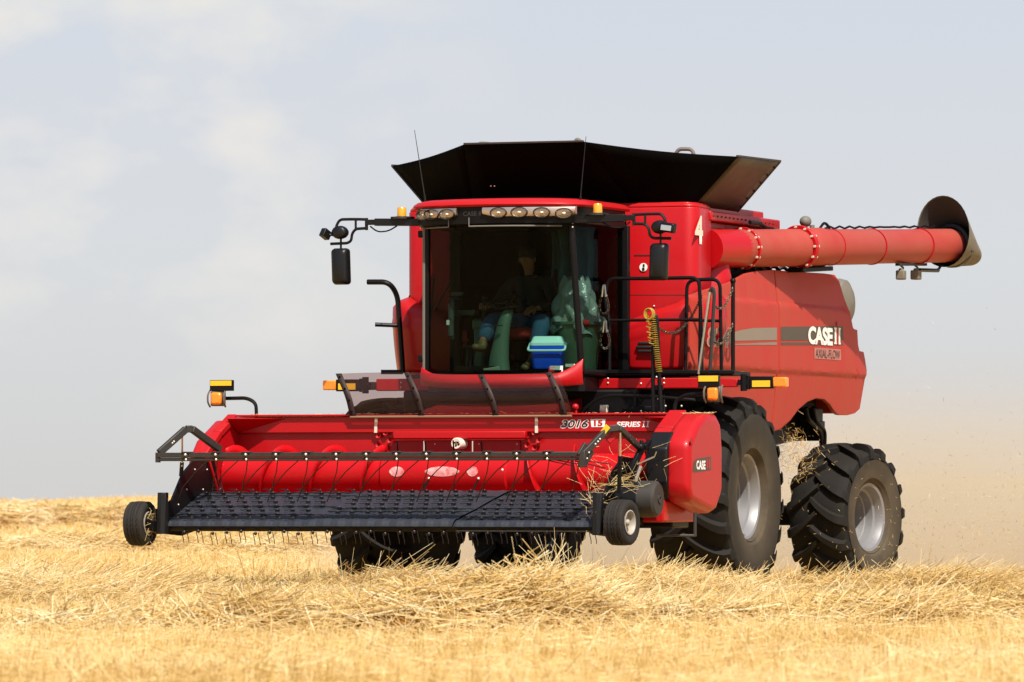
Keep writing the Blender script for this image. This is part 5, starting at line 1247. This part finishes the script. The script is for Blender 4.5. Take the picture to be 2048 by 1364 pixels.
# right hand linkage and drive
lk = MB(); lk.bar(at(1284, 896, Y=-3.7), at(1262, 942, Y=-3.8), .05, .06); lk.bar(at(1288, 895, Y=-3.7), at(1300, 885, Y=-3.5), .05, .06); lk.ball(at(1281, 894, Y=-3.75), .04, 10, 6); lk.tube([at(1283, 880, Y=-3.75), at(1283, 900, Y=-3.75)], .022, 8); lk.build('linkage', M['black'], head, bevel=.008)
ls = MB(); ls.bar(at(1280, 932, Y=-3.8), at(1268, 966, Y=-3.85), .035, .03); ls.tube([at(1274, 928, Y=-3.8), at(1308, 914, Y=-3.7), at(1313, 903, Y=-3.7)], .010, 6); ls.build('link_rod', M['steel'], head)
dv = MB(); c_ = at(1235, 998, Y=-3.85); dv.lathe([(0, 0), (.15, 0), (.172, .03), (.175, .30), (.17, .36), (.15, .40), (.06, .415), (0, .415)], c_, (1, 0, 0), 32); dvo = dv.build('drive_cover', M['plastic'], head, smooth=35)
d2 = MB(); d2.lathe([(.176, .25), (.178, .25), (.176, .40), (.15, .425), (.05, .43), (.05, .42)], c_, (1, 0, 0), 32); d2.lathe([(.045, .40), (.045, .44), (.02, .44), (.02, .42)], c_, (1, 0, 0), 16); d2.build('cover_cap', M['plastic_dusty'], dvo, smooth=35)
br2 = MB(); br2.box(2.28, 2.50, -3.55, -2.6, .78, 1.0); br2.build('end_frame', M['red'], head, bevel=.02)
es = MB(); X0, X1 = 2.50, 2.77
es.yz([(-2.72, 1.845), (-2.58, 1.76), (-2.53, 1.50), (-2.53, 1.08), (-2.70, .90), (-2.86, .865), (-3.48, .98), (-3.56, 1.10), (-3.54, 1.55), (-3.30, 1.74), (-3.05, 1.84)], X0, X1)
eso = es.build('end_shield', M['red'], head, bevel=.075, seg=5, smooth=50)
eb_ = MB(); eb_.yz([(-3.50, 1.02), (-3.60, 1.16), (-3.60, 1.50), (-3.42, 1.66), (-3.3, 1.66), (-3.3, 1.02)], X0-.16, X0+.06); eb_.build('shield_insert', M['plastic'], eso, bevel=.02, seg=3)
X = X1+.003
f_, w, h = on_x(1386, 1423, 913, 944, X)
mb = MB(); mb.add([f_(0, 0), f_(w*.15, h*.0), f_(w*.98, h*.14), f_(w*.98, h), f_(w*.25, h*.86), f_(w*.05, h*.6)], [(0, 1, 2, 3, 4, 5)]); mb.build('name_plate', M['dgrey'], eso, smooth=0)
f_, w, h = on_x(1393, 1411, 921, 939, X+.003); lettering('CASE', M['white'], eso, f_, w, h, 'brand_lettering', bold=.04, shear=.0)
f_, w, h = on_x(1413, 1420, 918, 937, X+.003); lettering('II', M['red'], eso, f_, w, h, 'brand_lettering', bold=.03)
sc_ = MB(); c_ = at(1382, 881, X=X1); sc_.lathe([(0, .0), (.03, 0), (.03, .006), (.016, .004), (0, .004)], c_, (1, 0, 0), 16); sc_.build('latch', M['red_matt'], eso)
lg = MB(); lg.tube([at(1390, 1025, Y=-3.2), at(1390, 1072, Y=-3.2)], .018, 8); lg.tube([at(1312, 1070, Y=-3.3), at(1392, 1071, Y=-3.2)], .014, 8); lg.build('parking_stand', M['bar'], head)
ub = MB(); ub.box(-2.3, 2.4, -3.0, -2.5, .72, .92); ub.build('under_frame', M['black'], head, bevel=.02)

# marker lamps on bent pipes
def marker(pipe, sign, lamp, tilt):
    p_ = MB(); p_.tube(fillet([at(*q, Y=-2.6) for q in pipe], .12, 8), .019, 8); po_ = p_.build('lamp_pipe', M['black'], head)
    c0, c1 = at(sign[0], sign[3], Y=-2.66), at(sign[1], sign[2], Y=-2.66); z_ = (c0.z+c1.z)/2; m_ = MB(); m_.box(c0.x, c1.x, -2.68, -2.63, c0.z, c1.z); so_ = m_.build('marker_sign', M['black'], po_, bevel=.004)
    y_ = MB(); y_.box(c0.x+.008, c1.x-.008, -2.686, -2.676, z_-.002, c1.z-.006); y_.build('reflector', M['yellow'], so_)
    c_ = at(*lamp, Y=-2.68); l_ = MB(); l_.obox(c_+Vector((0, .03, 0)), (.155, .05, .155), tilt); lo_ = l_.build('lamp_housing', M['lamp_rim'], po_, bevel=.015); a_ = MB(); a_.obox(c_+tilt @ Vector((-.005, -.01, 0)), (.115, .05, .125), tilt); a_.build('marker_lamp', M['amber'], po_, bevel=.025, seg=3)
    r__ = MB()
    for s_ in (-1, 1): r__.tube(fillet([c_+Vector((s_*.085, .02, .085)), c_+Vector((s_*.09, -.03, .04)), c_+Vector((s_*.09, -.03, -.04)), c_+Vector((s_*.085, .02, -.085))], .03), .01, 6)
    r__.build('lamp_guard', M['lamp_rim'], po_)
marker([(513, 835), (512, 806), (494, 796), (444, 797)], (421, 466, 760, 782), (434, 797), Matrix.Rotation(R(6), 3, 'Z'))
marker([(1349, 832), (1350, 802), (1372, 789), (1412, 788)], (1397, 1439, 750, 775), (1427, 788), Matrix.Rotation(R(-8), 3, 'Z'))

# clear curved deflector with four straps
CT = [(678, 749), (760, 747), (850, 747), (930, 749), (1020, 752), (1080, 753), (1140, 755)]
x_t0, x_t1 = at(678, 749, Y=-2.55).x, at(1118, 755, Y=-2.55).x; x_b0, x_b1 = at(702, 832, Y=-2.66).x, at(1145, 836, Y=-2.66).x
def defl(u, v):
    zt_ = at(678, 748, Y=-2.5).z; zb_ = at(702, 834, Y=-2.66).z
    x = (x_b0+(x_b1-x_b0)*u)*(1-v)+(x_t0+(x_t1-x_t0)*u)*v
    y = -2.67-.20*math.sin(math.pi*min(1, v*.62))+.24*v
    return Vector((x+.05*math.sin(math.pi*v)*(1 if True else 0), y, zb_+(zt_-.01*u-zb_)*v+.012*math.sin(u*7)*v))
df = MB(); grid(df, defl, 30, 12); dfo = df.build('clear_deflector', M['shield'], head, smooth=60, fix=False)
for u0 in (.012, .325, .66, .965):
    s_ = MB(); vs = []
    for i in range(13):
        v = i/12
        for du in (-.014, .014): p = defl(u0+du, v); vs.append(p+Vector((0, -.010, 0)))
    s_.add(vs, [(2*i, 2*i+1, 2*i+3, 2*i+2) for i in range(12)]); so_ = s_.build('deflector_strap', M['strip'], dfo, solid=.006, smooth=50)
    bolts([defl(u0, v)+Vector((0, -.016, 0)) for v in (.12, .38, .65, .92)], .011, M['trim'], dfo)
db = MB(); db.tube([defl(i/20, 0)+Vector((0, -.01, .0)) for i in range(21)], .012, 6); db.build('deflector_hem', M['hem'], dfo)
# ------------------------------------------------------------------ the driver
def skin(name, pts, edges, radii, m, parent, root=0, sub=2):
    me = bpy.data.meshes.new(name); me.from_pydata([tuple(p) for p in pts], edges, []); me.materials.append(m)
    o = bpy.data.objects.new(name, me); COL.objects.link(o)
    md = o.modifiers.new('skin', 'SKIN'); md.use_smooth_shade = True; md.branch_smoothing = .6
    if not me.skin_vertices: me.skin_vertices.new(name='')
    for i, r_ in enumerate(radii):
        sv = me.skin_vertices[0].data[i]; sv.radius = r_ if isinstance(r_, tuple) else (r_, r_); sv.use_root = (i == root)
    o.modifiers.new('sub', 'SUBSURF').render_levels = sub; o.modifiers['sub'].levels = sub
    adopt(o, parent); return o
M['skin'] = mat('skin', (.24, .09, .04), .55); M['jacket'] = mat('dark jacket', (.007, .005, .004), .85); M['jeans'] = mat('blue jeans', (.012, .052, .105), .85, var=.4)
M['boot'] = mat('brown leather', (.10, .06, .02), .6); M['hair'] = mat('dark hair', (.008, .005, .003), .8)
dr = thing('person', 'driver in dark jacket, jeans and brown boots seated behind the steering wheel', 'person', (0, -.75, 2.318))
hip = Vector((.03, -.70, 2.80)); chest = Vector((.01, -.60, 3.10)); neck = Vector((0, -.62, 3.33)); head_ = Vector((-.01, -.68, 3.47))
shL, shR = Vector((-.19, -.62, 3.25)), Vector((.20, -.62, 3.25))
elL, elR = Vector((-.31, -.78, 3.00)), Vector((.33, -.76, 3.00))
haL = at(967, 612, Y=-1.02); haR = at(1060, 622, Y=-1.0)
knL, knR = at(982, 638, Y=-1.10), at(1084, 640, Y=-1.08)
anL, anR = at(964, 688, Y=-1.26), at(1066, 712, Y=-1.16)
toL, toR = at(950, 690, Y=-1.40)+Vector((-.02, 0, .04)), at(1046, 728, Y=-1.36)
pts = [hip, Vector((.02, -.63, 2.95)), chest, Vector((0, -.60, 3.25)), neck, neck+Vector((0, -.01, .05)), head_, head_+Vector((-.005, .01, .09)), shL, elL, haL+Vector((-.0, .06, .0)), shR, elR, haR+Vector((.02, .07, .02)), hip+Vector((-.10, -.02, -.02)), knL, anL, hip+Vector((.10, -.02, -.02)), knR, anR]
ed_ = [(0, 1), (1, 2), (2, 3), (3, 4), (4, 5), (5, 6), (6, 7), (3, 8), (8, 9), (9, 10), (3, 11), (11, 12), (12, 13), (0, 14), (14, 15), (15, 16), (0, 17), (17, 18), (18, 19)]
ra_ = [.13, .12, .13, .09, .052, .055, (.080, .095), (.072, .085), .055, .042, .028, .055, .042, .028, .09, .062, .045, .09, .062, .045]
body = skin('body', pts, ed_, ra_, M['skin'], dr)
# hands closed on the stick and the wheel
def hand(p, d, up, name):
    d = d.normalized(); up = (up-d*up.dot(d)).normalized(); sd = d.cross(up); mb = MB()
    mb.obox(p+d*.03, (.085, .085, .032), Matrix((d, sd, up)).transposed())
    for k, (o_, L) in enumerate(((-.034, .066), (-.012, .078), (.011, .072), (.032, .056))):
        b_ = p+d*.07+sd*o_; mb.tube([b_, b_+d*L*.42-up*.008, b_+d*L*.62-up*.032, b_+d*L*.42-up*.052], [.010, .0095, .009, .0075], 7)
    b_ = p+d*.015-sd*.042; mb.tube([b_, b_+d*.030-sd*.022-up*.012, b_+d*.055-sd*.012-up*.030], [.0125, .011, .009], 7)
    return mb.build(name, M['skin'], body, bevel=.012, seg=3, smooth=60)
hand(haL+Vector((0, .05, .02)), Vector((.1, -1, -.15)), Vector((0, -.1, 1)), 'hand'); hand(haR+Vector((.02, .06, .03)), Vector((-.5, -.8, -.35)), Vector((.2, -.3, 1)), 'hand')
fa = MB(); hc = head_+Vector((0, -.085, .0))
fa.add([hc+Vector((-.016, .008, -.012)), hc+Vector((.016, .008, -.012)), hc+Vector((0, -.026, -.018)), hc+Vector((0, .0, .035))], [(0, 1, 2), (0, 2, 3), (1, 3, 2), (0, 3, 1)])
for s_ in (-1, 1): fa.ball(head_+Vector((s_*.083, .01, .0)), .026, 8, 6, (.4, .7, 1.2)); fa.ball(hc+Vector((s_*.034, .006, .03)), .011, 8, 5, (1.2, .6, .7))
fa.tube([hc+Vector((-.025, .010, -.050)), hc+Vector((0, .002, -.048)), hc+Vector((.025, .010, -.050))], .006, 6); fa.build('face', M['skin'], body, smooth=60)
ey = MB()
for s_ in (-1, 1): ey.tube([hc+Vector((s_*.022, .0, .030)), hc+Vector((s_*.046, .006, .030))], .009, 6); ey.tube([hc+Vector((s_*.018, -.002, .050)), hc+Vector((s_*.050, .006, .047))], .006, 6)
ey.build('eyes', M['hair'], body, smooth=60)
h_ = MB(); h_.ball(head_+Vector((0, .02, .055)), .098, 16, 10, (.93, 1.05, .85)); h_.build('hair', M['hair'], dr, smooth=60)
jk = [Vector((.03, -.69, 2.84)), Vector((.02, -.63, 2.96)), chest, Vector((0, -.60, 3.24)), Vector((0, -.61, 3.31)), shL, elL, haL+Vector((-.01, .09, .01)), shR, elR, haR+Vector((.04, .10, .04))]
skin('jacket', jk, [(0, 1), (1, 2), (2, 3), (3, 4), (3, 5), (5, 6), (6, 7), (3, 8), (8, 9), (9, 10)], [(.17, .145), (.165, .14), (.175, .14), .115, .07, .08, .062, .046, .08, .062, .046], M['jacket'], dr)
skin('trousers', [hip, hip+Vector((-.11, -.03, -.02)), knL+Vector((0, .03, .0)), anL+Vector((-.0, .02, .01)), hip+Vector((.11, -.03, -.02)), knR+Vector((0, .03, 0)), anR+Vector((0, .02, .01))], [(0, 1), (1, 2), (2, 3), (0, 4), (4, 5), (5, 6)], [.15, .12, .105, .075, .12, .105, .075], M['jeans'], dr)
for an_, to_ in ((anL, toL), (anR, toR)):
    skin('boot', [an_+Vector((0, .02, .05)), an_+Vector((0, .02, -.05)), an_.lerp(to_, .55)+Vector((0, 0, -.055)), to_+Vector((0, 0, -.05))], [(0, 1), (1, 2), (2, 3)], [.062, .058, (.05, .045), (.045, .035)], M['boot'], dr)

# ------------------------------------------------------------------ straw caught on the header, flying chaff, dust
def clump(name, label, c, n, size, L, sd_, w=.005):
    g = np.random.default_rng(sd_); p = np.array(c)+g.normal(0, 1, (n, 3))*np.array(size); d = g.normal(0, 1, (n, 3)); d[:, 2] *= .8; d[:, 0] *= 1.1
    LL = g.uniform(*L, n); d /= np.linalg.norm(d, axis=1, keepdims=True)
    v, q, t = ribbons(p-d*(LL*.5)[:, None], d, LL, np.full(n, w)*g.uniform(.7, 1.3, n), g.normal(0, .05, (n, 3)), np.clip(g.normal(.6, .2, n), 0, 1))
    o = np_mesh(name, v, q, M['straw'], t); return tag(o, label, 'straw', 'straw caught on the header', 'stuff')
clump('straw_tuft', 'tuft of straw caught between the belt end and the black drive cover', at(1240, 968, Y=-3.95), 80, (.13, .10, .07), (.1, .42), 21)
clump('straw_tuft', 'few straws stuck across the right end of the belt beside its post', at(1190, 1000, Y=-4.3), 16, (.05, .02, .06), (.12, .36), 23)
clump('straw_tuft', 'reddish straw wrapped round the hub of the left gauge wheel', at(305, 1045, Y=-4.3), 60, (.03, .05, .075), (.05, .16), 22)
g = np.random.default_rng(41); n = 46; cx = g.normal(1128, 26, n); p = np.array([at(a_, 1132, Y=-5.6)[:] for a_ in cx]); p[:, 2] = g.uniform(.16, .34, n)
d = g.normal(0, 1, (n, 3))*np.array([.42, .3, .1]); d[:, 2] = g.uniform(.35, 1, n)
v, q, t = ribbons(p, d, g.uniform(.16, .46, n), np.full(n, .006), g.normal(0, .05, (n, 3)), np.clip(g.normal(.75, .15, n), 0, 1))
o = np_mesh('straw_tuft', v, q, M['straw'], t); tag(o, 'tuft of stalks standing up from the windrow below the header right of centre', 'straw', kind='stuff')
g = np.random.default_rng(31); n = 26; p = np.stack([at(px, py, Y=-3.7)[:] for px, py in zip(g.uniform(1170, 1330, n), g.uniform(890, 960, n))]); p = np.array(p)
d = g.normal(0, 1, (n, 3)); v, q, t = ribbons(p, d, g.uniform(.06, .25, n), np.full(n, .004), g.normal(0, .03, (n, 3)), np.full(n, .6))
o = np_mesh('loose_straw', v, q, M['straw'], t); tag(o, 'loose straw hanging on the right linkage of the header', 'straw', 'straw caught on the header', 'stuff')
# bits of chaff lying on ledges of the machine
n = 420; u_ = g.uniform(0, 1, n); wh = g.integers(0, 4, n)
p = np.where((wh == 0)[:, None], np.stack([XL+.05+(XR-XL-.1)*u_, g.uniform(-2.65, -2.47, n), np.full(n, zt+.026)], -1),
    np.where((wh == 1)[:, None], np.stack([1.0+1.2*u_, g.uniform(-.82, -.32, n), np.full(n, 2.309)], -1),
    np.where((wh == 2)[:, None], np.stack([2.52+.24*u_, g.uniform(-3.0, -2.75, n), np.full(n, 1.85)], -1),
             np.stack([XL+.2+(XR-XL-.5)*u_, g.uniform(-3.4, -3.25, n), np.full(n, 1.0)], -1))))
d = g.normal(0, 1, (n, 3)); d[:, 2] *= .12
v, q, t = ribbons(p, d, g.uniform(.015, .07, n), np.full(n, .0045), np.zeros((n, 3)), np.clip(g.normal(.6, .25, n), 0, 1))
o = np_mesh('loose_straw', v, q, M['straw'], t); tag(o, 'bits of straw and chaff lying on the ledges of header and deck', 'straw', kind='stuff')
n = 1200; pyv = g.gamma(2., 62, n); px = g.uniform(1560, 2200, n); py = 1130-pyv; yy = g.uniform(2.5, 9, n)
p = np.array([at(a_, b_, Y=c_)[:] for a_, b_, c_ in zip(px, py, yy)]); d = g.normal(0, 1, (n, 3))
n2 = 420; p2 = np.array([at(a_, b_, Y=c_)[:] for a_, b_, c_ in zip(g.normal(1590, 22, n2), g.normal(905, 26, n2), g.uniform(2.2, 3.2, n2))]); p = np.concatenate([p, p2]); d = g.normal(0, 1, (n+n2, 3))
v, q, t = ribbons(p, d, np.concatenate([g.uniform(.008, .045, n), g.uniform(.02, .09, n2)]), np.full(n+n2, .0045), np.zeros((n+n2, 3)), np.clip(g.normal(.4, .25, n+n2), 0, 1))
o = np_mesh('chaff', v, q, M['straw'], t); tag(o, 'chaff and bits of straw flying out behind the rear wheels', 'chaff', kind='stuff')

def dust_volume(name, label, u0, u1, d0, d1, z0, z1, dens, col, falloff, soft_u, nscale=.35, soft_r=False):
    mb = MB(); vs = []
    for z in (z0, z1):
        for u, d in ((u0, d0), (u1, d0), (u1, d1), (u0, d1)): p = world(np.array(float(u)), np.array(float(d)), z); vs.append(tuple(p))
    mb.add(vs, [(0, 1, 2, 3), (4, 5, 6, 7), (0, 1, 5, 4), (1, 2, 6, 5), (2, 3, 7, 6), (3, 0, 4, 7)])
    m = bpy.data.materials.new(name); m.use_nodes = True; t = m.node_tree; t.nodes.clear()
    o = N(t, 'ShaderNodeOutputMaterial'); v_ = N(t, 'ShaderNodeVolumePrincipled'); v_.inputs['Color'].default_value = (*col, 1); v_.inputs['Anisotropy'].default_value = .2
    g_ = N(t, 'ShaderNodeNewGeometry'); sp = N(t, 'ShaderNodeSeparateXYZ'); t.links.new(g_.outputs['Position'], sp.inputs[0])
    n_ = N(t, 'ShaderNodeTexNoise'); n_.inputs['Scale'].default_value = nscale; n_.inputs['Detail'].default_value = 4; n_.inputs['Roughness'].default_value = .6; t.links.new(g_.outputs['Position'], n_.inputs['Vector'])
    # height above which the dust thins out, made uneven by the noise
    a = N(t, 'ShaderNodeMath', operation='MULTIPLY_ADD'); a.inputs[1].default_value = -2.8; t.links.new(n_.outputs['Fac'], a.inputs[0]); 
    zz = N(t, 'ShaderNodeMath', operation='ADD'); zz.inputs[1].default_value = 1.4; t.links.new(sp.outputs[2], zz.inputs[0]); t.links.new(zz.outputs[0], a.inputs[2])
    f1 = N(t, 'ShaderNodeMath', operation='MULTIPLY'); f1.inputs[1].default_value = -1/falloff; t.links.new(a.outputs[0], f1.inputs[0])
    f2 = N(t, 'ShaderNodeMath', operation='EXPONENT'); t.links.new(f1.outputs[0], f2.inputs[0])
    mn = N(t, 'ShaderNodeMath', operation='MINIMUM'); mn.inputs[1].default_value = 1.6; t.links.new(f2.outputs[0], mn.inputs[0])
    dt_ = N(t, 'ShaderNodeVectorMath', operation='DOT_PRODUCT'); dt_.inputs[1].default_value = (CS, SN, 0); t.links.new(g_.outputs['Position'], dt_.inputs[0])
    base_u = CAMX*CS+CAMY*SN
    mr_ = N(t, 'ShaderNodeMapRange'); mr_.interpolation_type = 'SMOOTHSTEP'; mr_.inputs['From Min'].default_value = u0+base_u; mr_.inputs['From Max'].default_value = u0+soft_u+base_u; t.links.new(dt_.outputs['Value'], mr_.inputs['Value'])
    mm = N(t, 'ShaderNodeMath', operation='MULTIPLY'); t.links.new(mn.outputs[0], mm.inputs[0]); t.links.new(mr_.outputs[0], mm.inputs[1])
    zt_ = N(t, 'ShaderNodeMapRange'); zt_.inputs['From Min'].default_value = z1; zt_.inputs['From Max'].default_value = z1*.6; t.links.new(sp.outputs[2], zt_.inputs['Value'])
    m3 = N(t, 'ShaderNodeMath', operation='MULTIPLY'); t.links.new(mm.outputs[0], m3.inputs[0]); t.links.new(zt_.outputs[0], m3.inputs[1])
    m4 = N(t, 'ShaderNodeMath', operation='MULTIPLY'); m4.inputs[1].default_value = dens; t.links.new(m3.outputs[0], m4.inputs[0]); t.links.new(m4.outputs[0], v_.inputs['Density'])
    t.links.new(v_.outputs[0], o.inputs['Volume'])
    ob = mb.build(name, m, None, smooth=0); return tag(ob, label, 'dust', kind='stuff')
dust_volume('dust', 'tan dust cloud hanging low behind and right of the harvester', -3.0, 14, 69.5, 88, -.1, 3.2, 1.15, (.92, .785, .585), .60, 4.5)
